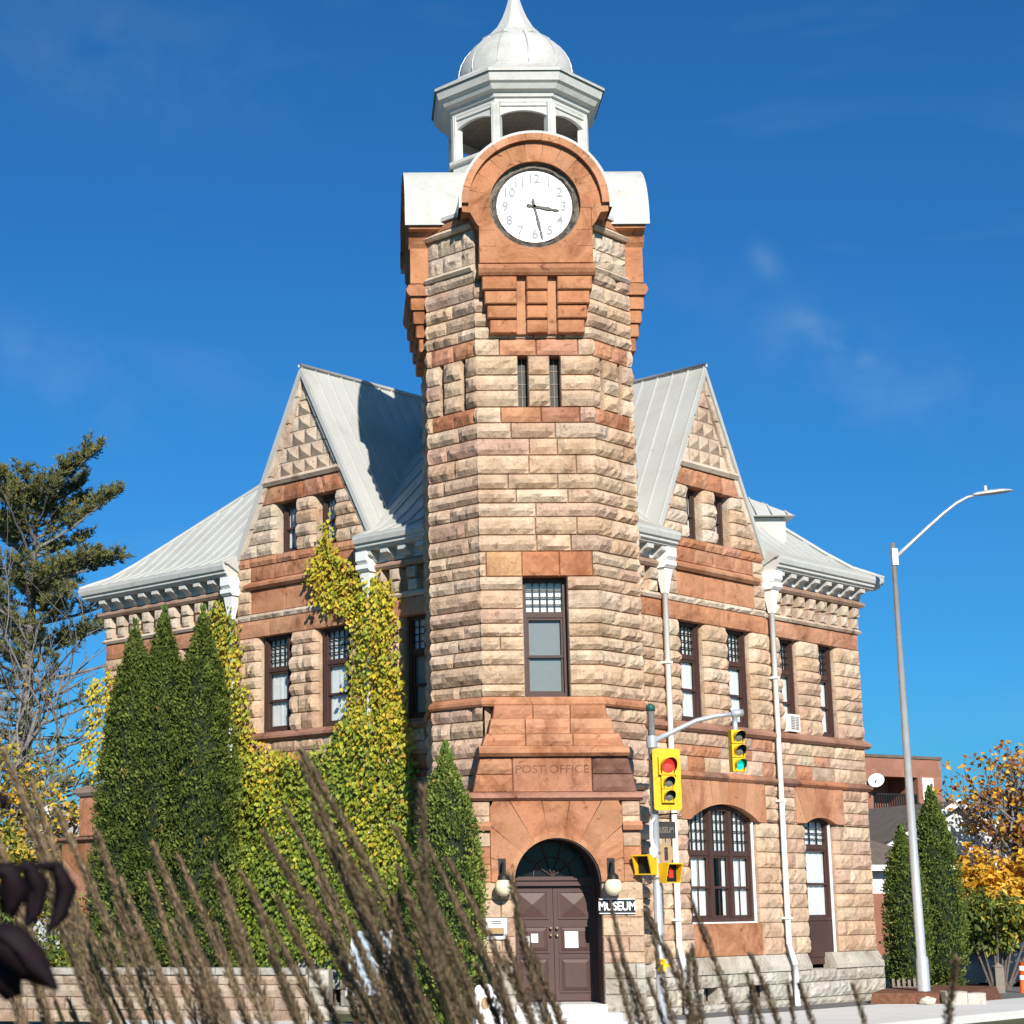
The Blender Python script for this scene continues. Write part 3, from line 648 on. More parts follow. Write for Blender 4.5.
    for i in range(n):
        l = [gc+xs[i]*(hw(z)-.16) for z in (9.10, 9.52)]; r = [gc+xs[i+1]*(hw(z)-.16) for z in (9.10, 9.52)]
        block(D('gable_stonework'), fr, l, r, 9.10, 9.52, BO, .4, .04, .5, pick(REDS))
    D('gable_stonework').prof(fr, gc-hw(9.6)+.02, gc+hw(9.6)-.02, [(BO-.2, 9.52), (BO+.06, 9.52), (BO+.12, 9.60), (BO+.06, 9.68), (BO-.2, 9.68)], jit(PALE[0]))
    # pyramid-faced stones
    z = 9.68; hgt = .345
    while z < apx-.85:
        w0 = hw(z)-.16; w1 = hw(z+hgt)-.16; npy = max(1, int(2*w1/.40)); pw = .40
        x0 = gc-npy*pw/2; x1 = gc+npy*pw/2
        for i in range(npy):
            a, b_ = x0+i*pw+.006, x0+(i+1)*pw-.006; c = jit((.53, .41, .30), .07)
            D('gable_stonework').add([fr.pt(a, z+.006, BO-.05), fr.pt(b_, z+.006, BO-.05), fr.pt(b_, z+hgt-.006, BO-.05), fr.pt(a, z+hgt-.006, BO-.05), fr.pt((a+b_)/2, z+hgt/2, BO+.05)], [(0, 1, 4), (1, 2, 4), (2, 3, 4), (3, 0, 4)], c, False, fr.flip)
        block(D('gable_stonework'), fr, (gc-w0, gc-w1), (x0, x0), z, z+hgt, BO-.06, .3, .02, .3, jit(PALE[1])); block(D('gable_stonework'), fr, (x1, x1), (gc+w0, gc+w1), z, z+hgt, BO-.06, .3, .02, .3, jit(PALE[1]))
        D('gable_stonework').add([fr.pt(x0-.02, z, BO-.055), fr.pt(x1+.02, z, BO-.055), fr.pt(x1+.02, z+hgt, BO-.055), fr.pt(x0-.02, z+hgt, BO-.055)], [(0, 1, 2, 3)], (.36, .27, .19), False, fr.flip)
        z += hgt
    while z < apx-.12:
        h2 = min(.36, apx-.08-z); w0 = max(.02, hw(z)-.16); w1 = max(.01, hw(z+h2)-.16)
        block(D('gable_stonework'), fr, (gc-w0, gc-w1), (gc+w0, gc+w1), z, z+h2, BO-.03, .3, .02, .3, jit(PALE[0])); z += h2
    # raked coping stones
    for sg in (-1, 1):
        n = 7
        for i in range(n):
            za, zb = lerp(8.0, apx+.05, i/n), lerp(8.0, apx+.05, (i+1)/n)-.012
            wd = .17
            pa = [gc+sg*max(0, (apx-za)*slope-wd), gc+sg*((apx-za)*slope+.02)]; pb_ = [gc+sg*max(0, (apx-zb)*slope-wd), gc+sg*max(0, (apx-zb)*slope+.02)]
            if sg > 0: block(D('gable_coping', sg), fr, (pa[0], pb_[0]), (pa[1], pb_[1]), za, zb, BO+.03, .4, .012, .1, jit(PALE[1], .06))
            else: block(D('gable_coping', sg), fr, (pa[1], pb_[1]), (pa[0], pb_[0]), za, zb, BO+.03, .4, .012, .1, jit(PALE[1], .06))
    for k, (c, w) in enumerate(P['gw']):
        a, b = c-w/2+.09, c+w/2-.09
        window(fr, a, b, 7.92, 9.08, BO-.20, 0, 'white', (2, 2), .05, 1, .10)
    # --- frieze of corbel stones, cornice and brackets
    for (s0, s1, cor) in ((n0, b0, 0), (b1, e1, 1)):
        band(D('corbel_frieze', s0), fr, s0, s1, 6.55, 7.08, RSM, -.10, max(1, round((s1-s0)/1.5)), .01, .1)
        prof(s0, s1, [(-.2, 6.42), (.05, 6.42), (.09, 6.48), (.02, 6.55), (-.2, 6.55)], PALE, 0, cor)
        s = s1-.02 if cor else s0+.15
        stp = .50
        if cor:
            while s-.27 > s0+.1:
                for (za, zb) in ((6.55, 6.80), (6.82, 7.07)):
                    block(D('corbel_frieze', s0), fr, (s-.27, s-.27), (s, s), za, zb, .05+(.04 if za > 6.6 else 0), .3, .05, .35, pick(PALE))
                s -= stp
        else:
            while s+.27 < s1:
                for (za, zb) in ((6.55, 6.80), (6.82, 7.07)):
                    block(D('corbel_frieze', s0), fr, (s, s), (s+.27, s+.27), za, zb, .05+(.04 if za > 6.6 else 0), .3, .05, .35, pick(PALE))
                s += stp
        prof(s0, s1, [(-.2, 7.08), (.12, 7.08), (.17, 7.14), (.17, 7.19), (.06, 7.26), (-.2, 7.26)], [(.42, .28, .2), (.40, .26, .19)], 0, cor)
        cn = MB()
        q = .0
        cn.prof(fr, s0, s1, [(-.2, 7.26), (.09, 7.26), (.09, 7.50), (.38, 7.52), (.40, 7.56), (.45, 7.58), (.45, 7.64), (.50, 7.66), (.53, 7.76), (.53, 7.80), (.45, 7.83), (-.2, 7.83)], (1, 1, 1), 0, 1 if cor else 0)
        co = cn.build('cornice', WOODW, bld)
        s = s1+.30 if cor else s0+.30
        rng = []
        if cor:
            while s > s0+.2: rng.append(s); s -= .52
        else:
            while s < s1-.1: rng.append(s); s += .52
        for s in rng:
            if cor and s > s1+.1: continue
            m = MB(); m.prof(fr, s-.11, s+.11, [(.09, 7.27), (.16, 7.30), (.24, 7.38), (.35, 7.41), (.35, 7.51), (.09, 7.50)]); bk = m.build('bracket', WOODW, bld); bk.parent = co
    # leader heads and downpipes at both edges of the gable bay
    for sp, sg in ((P['dp'][0], -1), (P['dp'][1], 1)):
        m = MB(); m.prof(fr, sp-.16, sp+.16, [(.0, 7.24), (.34, 7.24), (.39, 7.30), (.39, 7.50), (.0, 7.50)]); m.prof(fr, sp-.19, sp+.19, [(.0, 7.06), (.30, 7.06), (.36, 7.12), (.36, 7.22), (.0, 7.24)])
        # funnel
        t0 = [(sp-.15, .04), (sp+.15, .04), (sp+.15, .28), (sp-.15, .28)]; t1 = [(sp-.06, .10), (sp+.06, .10), (sp+.06, .22), (sp-.06, .22)]
        m.add([fr.pt(s, 7.05, o) for s, o in t0]+[fr.pt(s, 6.52, o) for s, o in t1], [(i, (i+1) % 4, 4+(i+1) % 4, 4+i) for i in range(4)], (1, 1, 1), False, not fr.flip)
        lh = m.build('leader_head', WPIPE, bld)
        m = MB(); pts = [(6.60, .16), (-.95, .16), (-1.40, .30), (-2.28, .30)]
        for i in range(3): m.tube([fr.pt(sp, pts[i][0], pts[i][1]), fr.pt(sp, pts[i+1][0], pts[i+1][1])], .062, 8)
        for zz in (5.0, 2.2, -.4): m.box(fr, sp-.075, sp+.075, zz, zz+.05, .0, .235)
        m.build('downpipe', WPIPE, bld)
    # plain returns closing the wall behind
    st.build('street_wall', STONE, bld)
    for (nm, _), mb_ in parts.items(): mb_.build(nm, DRESS, bld)
    # gable roof
    m = MB(); ov = .26; th = .10; ln = 7.5; ov = .09
    for sg in (-1, 1):
        e = slope/math.hypot(slope, 1); hs = .10
        p = lambda z, o, d: fr.pt(gc+sg*((apx+.16-z)*slope+d*0), z+d, o)
        zt, zb = apx+.16, 7.86
        vs = [p(zt, BO+ov, 0), p(zb, BO+ov, 0), p(zb, -ln, 0), p(zt, -ln, 0), p(zt, BO+ov, -.22), p(zb, BO+ov, -.22), p(zb, -ln, -.22), p(zt, -ln, -.22)]
        m.add(vs, [(0, 1, 2, 3), (5, 4, 7, 6), (0, 4, 5, 1), (1, 5, 6, 2), (3, 2, 6, 7)], (1, 1, 1), False, fr.flip ^ (sg > 0))
        o = BO+ov-.02
        while o > -ln:
            nn = (1/math.hypot(1, slope), slope/math.hypot(1, slope))      # outward across the slope (s,z)
            def rib(z, dd, oo): q_ = gc+sg*((apx+.16-z)*slope); return fr.pt(q_+sg*nn[0]*dd, z+nn[1]*dd, oo)
            vs = [rib(zt, 0, o), rib(zt, .032, o), rib(zt, .032, o-.016), rib(zt, 0, o-.016), rib(zb, 0, o), rib(zb, .032, o), rib(zb, .032, o-.016), rib(zb, 0, o-.016)]
            m.add(vs, [(0, 4, 5, 1), (1, 5, 6, 2), (2, 6, 7, 3), (4, 7, 6, 5)], (1, 1, 1), False, fr.flip ^ (sg > 0))
            o -= .43
    gr = m.build('gable_roof', ROOF, bld)
    m = MB(); m.tube([fr.pt(gc, apx+.18, BO+ov+.02), fr.pt(gc, apx+.18, -ln)], .055, 6); rc = m.build('ridge_cap', WMET, bld); rc.parent = gr
RP = dict(n0=2.6, b0=4.30, b1=8.25, e1=12.42, gc=6.12, apex=11.86, dp=(4.14, 8.34), up=[(5.27, .92), (7.11, .92), (9.28, .76), (10.97, .76)], gw=[(5.62, .60), (6.72, .60)],
          low=[(6.18, 2.66, -.47, 1.72, .36, 1.62, 0), (10.20, 1.30, -1.17, 1.76, .14, 1.05, 0)], apron=(4.85, 7.51, -1.17, -.47),
          vents=[(4.95, 5.50, -2.14, -1.80), (6.75, 7.50, -2.14, -1.80), (2.9, 3.4, -2.14, -1.80)], cutbase=[(9.67, 10.73)])
LP = dict(n0=2.6, b0=4.72, b1=8.98, e1=14.0, gc=6.76, apex=12.03, dp=(4.60, 9.07), up=[(7.74, 1.0), (5.82, 1.0), (3.28, 1.0), (10.6, .8), (12.5, .8)], gw=[(7.37, .62), (6.07, .62)],
          low=[], apron=None, vents=[(5.5, 6.1, -2.14, -1.80)], cutbase=[])
facade(FRT, RP, 1); facade(FL_, LP, -1)
# back walls
bk = MB(); 
def PR(sl_, sr_): # plan point from distances along the left and right walls
    return (XC+(-sl_+sr_)*q2, Y0+(sl_+sr_)*q2)
c1, c2, c3 = PR(0.2, 12.45), PR(13.95, 12.45), PR(13.95, 0.2)
for p, q in ((c1, c2), (c2, c3)):
    bk.add([(p[0], p[1], 0), (q[0], q[1], 0), (q[0], q[1], 7.4+GZ), (p[0], p[1], 7.4+GZ)], [(0, 1, 2, 3)], (.42, .31, .21))
bk.build('rear_wall', STONE, bld)
# --- main hipped roof with bell-cast eaves
OV = .50; prof_ = [(0, 0), (.55, .26), (1.0, .62), (4.2, 3.55)]; ZE = 7.82
def hz(d):
    for (a, b), (c, e) in zip(prof_, prof_[1:]):
        if d <= c: return b+(e-b)*(d-a)/(c-a)
    return prof_[-1][1]
FB1 = Fr(*PR(14, 12.5), q2, -q2, q2, q2); FB2 = Fr(*PR(14, 12.5), -q2, -q2, -q2, q2)
m = MB()
for fr, s_lo, s_hi, gap in ((FRT, 0, 12.42, (4.30, 8.25)), (FL_, 0, 14.0, (4.72, 8.98)), (FB1, 0, 14.0, None), (FB2, 0, 12.5, None)):
    fl_ = fr.flip
    for (a, b), (c, e) in zip(prof_, prof_[1:]):
        spans = [(s_lo-OV, s_hi+OV)]
        lo_open = hi_open = True
        if gap and a < 1.0: e_ = -.02 if a == 0 else .6; spans = [(s_lo-OV, gap[0]+e_), (gap[1]-e_, s_hi+OV)]
        for k, (x0, x1) in enumerate(spans):
            first = abs(x0-(s_lo-OV)) < 1e-6; last = abs(x1-(s_hi+OV)) < 1e-6
            p = lambda s, d, z: fr.pt(s, ZE+z, OV-d)
            vs = [p(x0+(a if first else 0), a, b), p(x1-(a if last else 0), a, b), p(x1-(c if last else 0), c, e), p(x0+(c if first else 0), c, e)]
            m.add(vs, [(0, 1, 2, 3)], (1, 1, 1), False, fl_)
            if gap and a == 0: m.prof(fr, x0, x1-(OV if last else 0), [(OV-.04, ZE-.03), (OV+.02, ZE-.03), (OV+.02, ZE+.02), (OV-.04, ZE+.03)], (1, 1, 1), 0, 1 if last else 0)
    if gap:      # solid ends of the eaves either side of the gable
        for g0, g1 in ((gap[0]-.14, gap[0]+.06), (gap[1]-.06, gap[1]+.14)):
            m.prof(fr, g0, g1, [(OV-.02, ZE-.02), (OV, ZE+.012), (-.05, ZE+.272), (-.5, ZE+.632), (-1.4, ZE+1.46), (-1.4, 7.6), (.0, 7.6), (OV-.08, ZE-.02)])
    s = s_lo-OV+.3
    while s < s_hi+OV:
        dmax = min(4.2, s-(s_lo-OV), (s_hi+OV)-s)
        d0 = 1.0 if gap and gap[0]-.05 < s < gap[1]+.05 else 0
        if dmax > d0+.05:
            ds = [d0]+[d for d, _ in prof_ if d0 < d < dmax]+[dmax]
            for a, c in zip(ds, ds[1:]):
                vs = []
                for d in (a, c):
                    z = ZE+hz(d)
                    for (x, h) in ((s-.008, -.01), (s-.008, .032), (s+.008, .032), (s+.008, -.01)): vs.append(fr.pt(x, z+h, OV-d+h*.5))
                m.add(vs, [(0, 1, 5, 4), (1, 2, 6, 5), (2, 3, 7, 6), (0, 3, 2, 1)], (1, 1, 1), False, not fl_)
        s += .42
mr_ = m.build('main_roof', ROOF, bld)
m = MB()
for (sl_, sr2, il, ir) in ((14.0, 0, -1, 1), (0, 12.5, 1, -1), (14, 12.5, -1, -1)):
    pts = []
    for d, h in prof_:
        p = PR(sl_+(-il)*OV+il*d, sr2+(-ir)*OV+ir*d); pts.append((p[0], p[1], ZE+h+.03+GZ))
    m = MB(); m.tube(pts, .05, 6); hc = m.build('hip_cap', WMET, bld); hc.parent = mr_

m = MB(); pl = PR(14+OV-4.2, 12.5+OV-4.2), PR(-OV+4.2, 12.5+OV-4.2), PR(-OV+4.2, -OV+4.2), PR(14+OV-4.2, -OV+4.2)
m.add([(x, y, ZE+3.55+GZ) for x, y in pl], [(0, 1, 2, 3)]); m.build('roof_deck', ROOF, bld)
# small hipped roof on the far slope behind the right gable
m = MB(); cx, cy = PR(3.4, 9.2); e0 = 9.18
cx, cy = XC+5.6, 46.4
hb_ = 1.5
m.add([(cx-hb_, cy-hb_, e0+GZ), (cx+hb_, cy-hb_, e0+GZ), (cx+hb_, cy+hb_, e0+GZ), (cx-hb_, cy+hb_, e0+GZ), (cx-.3, cy, e0+1.15+GZ), (cx-.5, cy, e0+1.15+GZ)], [(0, 1, 4, 5), (1, 2, 4), (2, 3, 5, 4), (3, 0, 5), (3, 2, 1, 0)])
for i in range(8):
    y_ = lerp(cy-hb_, cy+hb_, (i+.5)/8); m.tube([(cx+hb_, y_, e0+.02+GZ), (lerp(cx+hb_, cx-.3, 1-abs(y_-cy)/hb_), y_, e0+1.15*(1-abs(y_-cy)/hb_)+.02+GZ)], .02, 4)
    x_ = lerp(cx-hb_, cx+hb_, (i+.5)/8); t_ = min(1, (1-abs(x_-cx+.3)/(hb_+.3))*1.0); m.tube([(x_, cy-hb_, e0+.02+GZ), (x_, lerp(cy-hb_, cy, max(0.02, t_)), e0+1.15*max(.02, t_)+.02+GZ)], .02, 4)
rd = m.build('roof_dormer', ROOF, bld)
m = MB(); m.box(WORLD, cx-1.3, cx+1.3, 7.8, e0-.02, -(cy+1.3), -(cy-1.3)); dd = m.build('dormer_wall', ROOF, bld); dd.parent = rd

# --- clock stage
def pavilion(fr, clock):
    m = MB(); hs = [.94, .99, 1.04, 1.09]; os_ = [.20, .26, .32, .37]; shl = fr; zz = [11.03, 11.32, 11.60, 11.88, 12.17]
    for k in range(4):
        h, o = hs[k], os_[k]
        for (a, b) in ((-h, -.40), (-.21, .21), (.40, h)):
            block(m, fr, (a, a), (b, b), zz[k]+.006, zz[k+1]-.006, o, .5, .012, .1, pick([(.49, .22, .11), (.47, .205, .10)]), mg=.02)
    m.prof(fr, -.92, .92, [(-.3, 11.04), (.10, 11.04), (.26, 12.17), (-.3, 12.17)], jit(RSM[1]))
    m.prof(fr, -1.16, 1.16, [(-.3, 12.17), (.39, 12.17), (.43, 12.22), (.46, 12.30), (.41, 12.40), (-.3, 12.44)], jit((.43, .19, .10)))
    ZC, OP = 13.66, .37
    # panel with a round opening
    def outl(t):
        c, s = math.cos(t), math.sin(t)
        if s >= -.04: return (1.34*c, ZC+1.34*s)
        hwid = 1.13; k = min(hwid/abs(c) if abs(c) > 1e-6 else 99, (ZC-12.44)/-s); return (c*k, ZC+s*k)
    seg = 28
    arch_fan(m, fr, 0, ZC, .91, R_(-4), R_(184), outl, 11, -.3, OP, [(.50, .23, .115), (.47, .205, .10), (.51, .25, .13)])
    # lower half: corner-aware polygons
    th = [R_(184+172*i/40) for i in range(41)]; cor = [math.pi+math.atan2(ZC-12.44, 1.13), 2*math.pi-math.atan2(ZC-12.44, 1.13)]
    th = sorted(th+cor); inn = [(.91*math.cos(t), ZC+.91*math.sin(t)) for t in th]; out = [outl(t) for t in th]; q = len(th)
    m.add([fr.pt(s, z, OP) for s, z in inn]+[fr.pt(s, z, OP) for s, z in out]+[fr.pt(s, z, -.3) for s, z in inn]+[fr.pt(s, z, -.3) for s, z in out],
          [f for k in range(q-1) for f in ((k, k+1, q+k+1, q+k), (k+1, k, 2*q+k, 2*q+k+1), (q+k, q+k+1, 3*q+k+1, 3*q+k))], (.48, .215, .108), False, not fr.flip)
    for zj in (12.78, 13.12):  # fine joints
        for sg in (-1, 1): m.box(fr, min(sg*.80, sg*1.13), max(sg*.80, sg*1.13), zj, zj+.012, OP-.01, OP+.003, (.30, .13, .065))
    # haunch stones carrying the arch
    for sg in (-1, 1):
        pts = [(1.12, 13.18), (1.2, 13.28), (1.30, 13.48), (1.46, 13.50), (1.46, 13.66), (1.12, 13.66)]
        vs = [fr.pt(sg*s, z, OP+.03) for s, z in pts]+[fr.pt(sg*s, z, -.3) for s, z in pts]; n = len(pts)
        m.add(vs, [tuple(range(n)), tuple(range(2*n-1, n-1, -1))]+[(i, n+i, n+(i+1) % n, (i+1) % n) for i in range(n)], jit(RSM[0]), False, fr.flip ^ (sg < 0))
    # projecting arch moulding
    arch_fan(m, fr, 0, ZC, 1.33, 0, math.pi, lambda t: (1.475*math.cos(t), ZC+1.475*math.sin(t)), 13, -.3, OP+.11, RSM)
    m.build('clock_gable', DRESS, bld)
    # barrel hood
    h = MB(); n = 32; RO, RI = 1.53, 1.475
    an = [math.pi*i/n for i in range(n+1)]
    ring = lambda r, o: [fr.pt(r*1.0, ZC-.10, o)]+[fr.pt(r*math.cos(t), ZC+r*math.sin(t), o) for t in an]+[fr.pt(-r, ZC-.10, o)]
    a_, b_, c_, d_ = ring(RO, .48), ring(RO, -W), ring(RI, .48), ring(RI, -.2); q = n+3
    h.add(a_+b_, [(i, i+1, q+i+1, q+i) for i in range(q-1)], (1, 1, 1), True, not fr.flip)
    h.add(c_+d_, [(i+1, i, q+i, q+i+1) for i in range(q-1)], (1, 1, 1), True, not fr.flip)
    h.add(a_+c_, [(i+1, i, q+i, q+i+1) for i in range(q-1)]+[(0, q, q, 0)][:0], (1, 1, 1), False, not fr.flip)
    h.build('barrel_hood', WMET, bld)
    # clock
    ck = MB(); n = 48
    def disc(mb, r0, r1, o0, o1, rough=0):
        vs = []
        for i in range(n):
            t = 2*math.pi*i/n; j = rough*rnd.uniform(-1, 1)
            vs += [fr.pt((r0+j)*math.cos(t), ZC+(r0+j)*math.sin(t), o0+j), fr.pt((r1+j)*math.cos(t), ZC+(r1+j)*math.sin(t), o1+j)]
        mb.add(vs, [(2*i, 2*i+1, 2*((i+1) % n)+1, 2*((i+1) % n)) for i in range(n)], (1, 1, 1), False, fr.flip)
    OC = OP-.14
    disc(ck, .75, .785, OC, OC+.07); disc(ck, .785, .85, OC+.07, OC+.02, .012); disc(ck, .85, .93, OC+.02, OC+.05, .016)
    clk = ck.build('clock', RUST, bld)
    f = MB(); f.add([fr.pt(.76*math.cos(2*math.pi*i/n), ZC+.76*math.sin(2*math.pi*i/n), OC+.012) for i in range(n)], [tuple(range(n))], (1, 1, 1), False, fr.flip); ff = f.build('clock_face', FACE, bld); ff.parent = clk
    if clock:
        for k in range(1, 13):
            t = math.pi/2-2*math.pi*k/12; tt = text('numeral', str(k), .27, fr, .585*math.cos(t), ZC+.585*math.sin(t), OC+.02, GREYN, bld, .002, .95, .006); tt.parent = clk
    for ang, ln, wd in ((90-101, .50, .036), (90-168, .72, .030)):
        hd = MB(); t = R_(ang); ux, uz = math.cos(t), math.sin(t); px_, pz_ = -uz, ux
        outl_ = [(-.16, .018), (-.12, .035), (-.05, .02), (.0, .03), (.10, wd*.6), (ln*.55, wd), (ln*.72, wd*.45), (ln*.85, wd*.8), (ln, .006)]
        pts = [(r, w_) for r, w_ in outl_]+[(r, -w_) for r, w_ in reversed(outl_)]
        q = len(pts); P_ = [(r*ux+w_*px_, ZC+r*uz+w_*pz_) for r, w_ in pts]
        hd.add([fr.pt(s, z, OC+.045) for s, z in P_]+[fr.pt(s, z, OC+.03) for s, z in P_], [tuple(range(q-1, -1, -1))]+[(i, (i+1) % q, q+(i+1) % q, q+i) for i in range(q)], (1, 1, 1), False, fr.flip)
        hh = hd.build('clock_hand', HAND, bld); hh.parent = clk
for nme in ('front', 'left', 'right', 'back'): pavilion(Fr(XT+.07, YF, 1, 0, 0, -1) if nme == 'front' else octo[nme], nme == 'front')
m = MB(); ov_ = [(A, -W), (W, -A), (W, A), (A, W), (-A, W), (-W, A), (-W, -A), (-A, -W)]
m.add([(XT+x*1.05, YC+y*1.05, 13.62+GZ) for x, y in ov_]+[(XT+x*1.05, YC+y*1.05, 13.70+GZ) for x, y in ov_], [tuple(range(8, 16)), tuple(range(7, -1, -1))]+[(i, (i+1) % 8, 8+(i+1) % 8, 8+i) for i in range(8)]); m.build('hood_deck', WMET, bld)
# --- cupola
CX = XC-.12; rot = R_(22.5); k8 = 1/math.cos(R_(22.5))
m = MB(); m.lathe(CX, YC, [(1.42*k8, 14.4), (1.42*k8, 15.18), (1.50*k8, 15.20), (1.50*k8, 15.27), (1.36*k8, 15.30), (0, 15.30)], 8, smooth=False, rot=rot); m.build('cupola_base', WOODW, bld)
m = MB(); m.lathe(CX, YC, [(1.26*k8, 16.28), (1.43*k8, 16.28), (1.43*k8, 16.36), (1.48*k8, 16.38), (1.50*k8, 16.46), (1.60*k8, 16.50), (1.66*k8, 16.60), (1.72*k8, 16.64), (1.76*k8, 16.80), (1.76*k8, 16.84)], 8, smooth=False, rot=rot)
m.build('cupola_cornice', WOODW, bld)
m = MB(); m.lathe(CX, YC, [(0, 16.275), (1.41*k8, 16.275)], 8, smooth=False, rot=rot); m.build('cupola_ceiling', WEATH, bld)
for i in range(8):
    a0 = rot+i*math.pi/4; mid = a0+math.pi/8; nx, ny = math.cos(mid), math.sin(mid); f = Fr(CX+nx*1.40, YC+ny*1.40, -ny, nx, nx, ny); hf = 1.40*math.tan(math.pi/8)
    m = MB(); n = 10; a_ = [(-hf+.07+(2*hf-.14)*j/n) for j in range(n+1)]
    top = [15.98+.13*math.sin(math.pi*j/n)**.7 for j in range(n+1)]
    for j in range(n):
        vs = [f.pt(a_[j], top[j], 0), f.pt(a_[j+1], top[j+1], 0), f.pt(a_[j+1], 16.28, 0), f.pt(a_[j], 16.28, 0), f.pt(a_[j], top[j], -.08), f.pt(a_[j+1], top[j+1], -.08), f.pt(a_[j+1], 16.28, -.08), f.pt(a_[j], 16.28, -.08)]
        m.add(vs, [(0, 1, 2, 3), (5, 4, 7, 6), (4, 5, 1, 0)], (1, 1, 1), False, f.flip)
    m.box(f, -hf+.10, hf-.10, 16.20, 16.27, 0, .03); m.build('arched_valance', WOODW, bld)
    m = MB(); px_, py_ = CX+1.40*k8*math.cos(a0), YC+1.40*k8*math.sin(a0); fp = Fr(px_, py_, -math.sin(a0), math.cos(a0), math.cos(a0), math.sin(a0))
    m.box(fp, -.09, .09, 15.28, 16.29, -.16, .015); m.box(fp, -.055, .055, 15.28, 16.28, .015, .035); m.build('post', WOODW, bld)
m = MB(); m.lathe(CX, YC, [(.02, 15.95), (.16, 15.93), (.26, 15.80), (.30, 15.55), (.42, 15.40), (.36, 15.38)], 16); m.build('bell', RUST, bld)
m = MB(); m.lathe(CX, YC, [(1.80*k8, 16.82), (1.80*k8, 16.88), (1.30*k8, 17.20), (1.22*k8, 17.28)], 8, smooth=False, rot=rot)
dome = [(1.24, 17.26), (1.25, 17.38), (1.235, 17.52), (1.19, 17.68), (1.10, 17.86), (.98, 18.02), (.83, 18.16), (.68, 18.25)]
m.lathe(CX, YC, dome, 32); m.lathe(CX, YC, [(.62, 18.20), (.78, 18.21), (.79, 18.25), (.60, 18.38), (.42, 18.58), (.29, 18.82), (.20, 19.05), (.13, 19.28), (.09, 19.5)], 8, smooth=False, rot=rot)
m.lathe(CX, YC, [(.09, 19.5), (.17, 19.54), (.19, 19.62), (.12, 19.72), (.02, 19.78)], 12)
dm = m.build('dome', WMET, bld)
for i in range(12):
    t = 2*math.pi*i/12+.13; m = MB(); m.tube([(CX+(r+.006)*math.cos(t), YC+(r+.006)*math.sin(t), z+GZ) for r, z in dome], .012, 4); s_ = m.build('dome_seam', GALV, bld); s_.parent = dm

# --- red sandstone porch at the far end of the left wall
pm = MB(); pc = 12.25; pr = 1.42; pzs = -.55
arch_fan(pm, FL_, pc, pzs, pr, 0, math.pi, seg_arch_outer(pc, 2.65, 1.5, pzs), 11, .05, .55, REDS)
for s0, s1 in ((pc-2.65, pc-pr), (pc+pr, pc+2.65)): wall(pm, FL_, ident(s0), ident(s1), zlist(-2.3, pzs, (), .36), (), (), lambda z: pick(REDS), .55, .5, .03, .4)
pm.prof(FL_, pc-2.75, pc+2.75, [(.0, 1.5), (.58, 1.5), (.66, 1.56), (.66, 1.62), (.0, 1.68)], (.30, .17, .12))
pm.box(FL_, pc+1.0, pc+2.05, 1.66, 2.62, .0, .5, jit(REDS[0])); pm.box(FL_, pc-2.05, pc-1.0, 1.66, 2.62, .0, .5, jit(REDS[0]))
for a in (pc+.95, pc-2.10): pm.prof(FL_, a, a+1.15, [(-.05, 2.62), (.55, 2.62), (.60, 2.70), (.60, 2.82), (-.05, 2.95)], (.33, .26, .2))
pm.build('porch', DRESS, bld)
m = MB(); arch_fan(m, FL_, pc, pzs, pr-.07, 0, math.pi, lambda t: (pc+pr*math.cos(t), pzs+pr*math.sin(t)), 1, .2, .5, [(1, 1, 1)], 0)
m.build('porch_arch_trim', WHITE, bld)

# ------------------------------------------------------------------ things on and by the building
def ball(mb, c, r, n=14, c_=(1, 1, 1)):
    mb.lathe(c[0], c[1], [(r*math.sin(math.pi*i/n), c[2]-GZ-r*math.cos(math.pi*i/n)) for i in range(n+1)], 2*n, c_)
def lamp(s, z, label):
    p = F0.pt(s, z, PO); t = thing('wall_lamp', label, 'lamp', p, 'globe lamps beside the entrance')
    m = MB(); m.box(F0, s-.07, s+.07, z+.12, z+.52, PO, PO+.05); m.tube([F0.pt(s, z+.42, PO+.04), F0.pt(s, z+.46, PO+.14), F0.pt(s, z+.42, PO+.24), F0.pt(s, z+.22, PO+.26)], .022, 8)
    m.lathe(p[0], p[1]-.26, [(.03, z+.26), (.10, z+.20), (.11, z+.13)], 12); m.build('bracket', IRON, t)
    m = MB(); ball(m, F0.pt(s, z, PO+.26), .165); m.build('globe', GLOBE, t)
lamp(.98, .27, 'cream globe lamp on black bracket above the MUSEUM sign')
lamp(-1.02, .27, 'cream globe lamp on black bracket beside the cedar, behind the grass plumes')
t = thing('museum_sign', 'small black sign lettered MUSEUM in white, right of the entrance', 'sign', F0.pt(1.07, -.19, PO))
m = MB(); m.box(F0, .74, 1.40, -.20, .04, PO+.005, PO+.05); m.build('sign_board', BLACK, t); m = MB()
for a, b, c, d in ((.74, 1.40, .04, .055), (.74, 1.40, -.215, -.20)): m.box(F0, a, b, c, d, PO+.005, PO+.055)
m.build('frame', WHITE, t); text('lettering', 'MUSEUM', .215, F0, 1.07, -.085, PO+.051, WHITE, t, .004, .82, .006)
t = thing('wall_notice', 'white framed notice with an orange panel on the left door pier', 'notice', F0.pt(-1.14, -.6, PO))
m = MB(); m.box(F0, -1.34, -.96, -.66, -.28, PO+.02, PO+.06); m.build('notice_board', WHITE, t)
m = MB(); m.box(F0, -1.29, -1.01, -.60, -.45, PO+.061, PO+.066); m.build('picture', TAN, t)
m = MB()
for z in (-.34, -.38): m.box(F0, -1.24, -1.06, z-.008, z+.008, PO+.061, PO+.064)
m.box(F0, -1.27, -1.03, -.60, -.56, PO+.067, PO+.07); m.build('printed_lines', IRON, t)
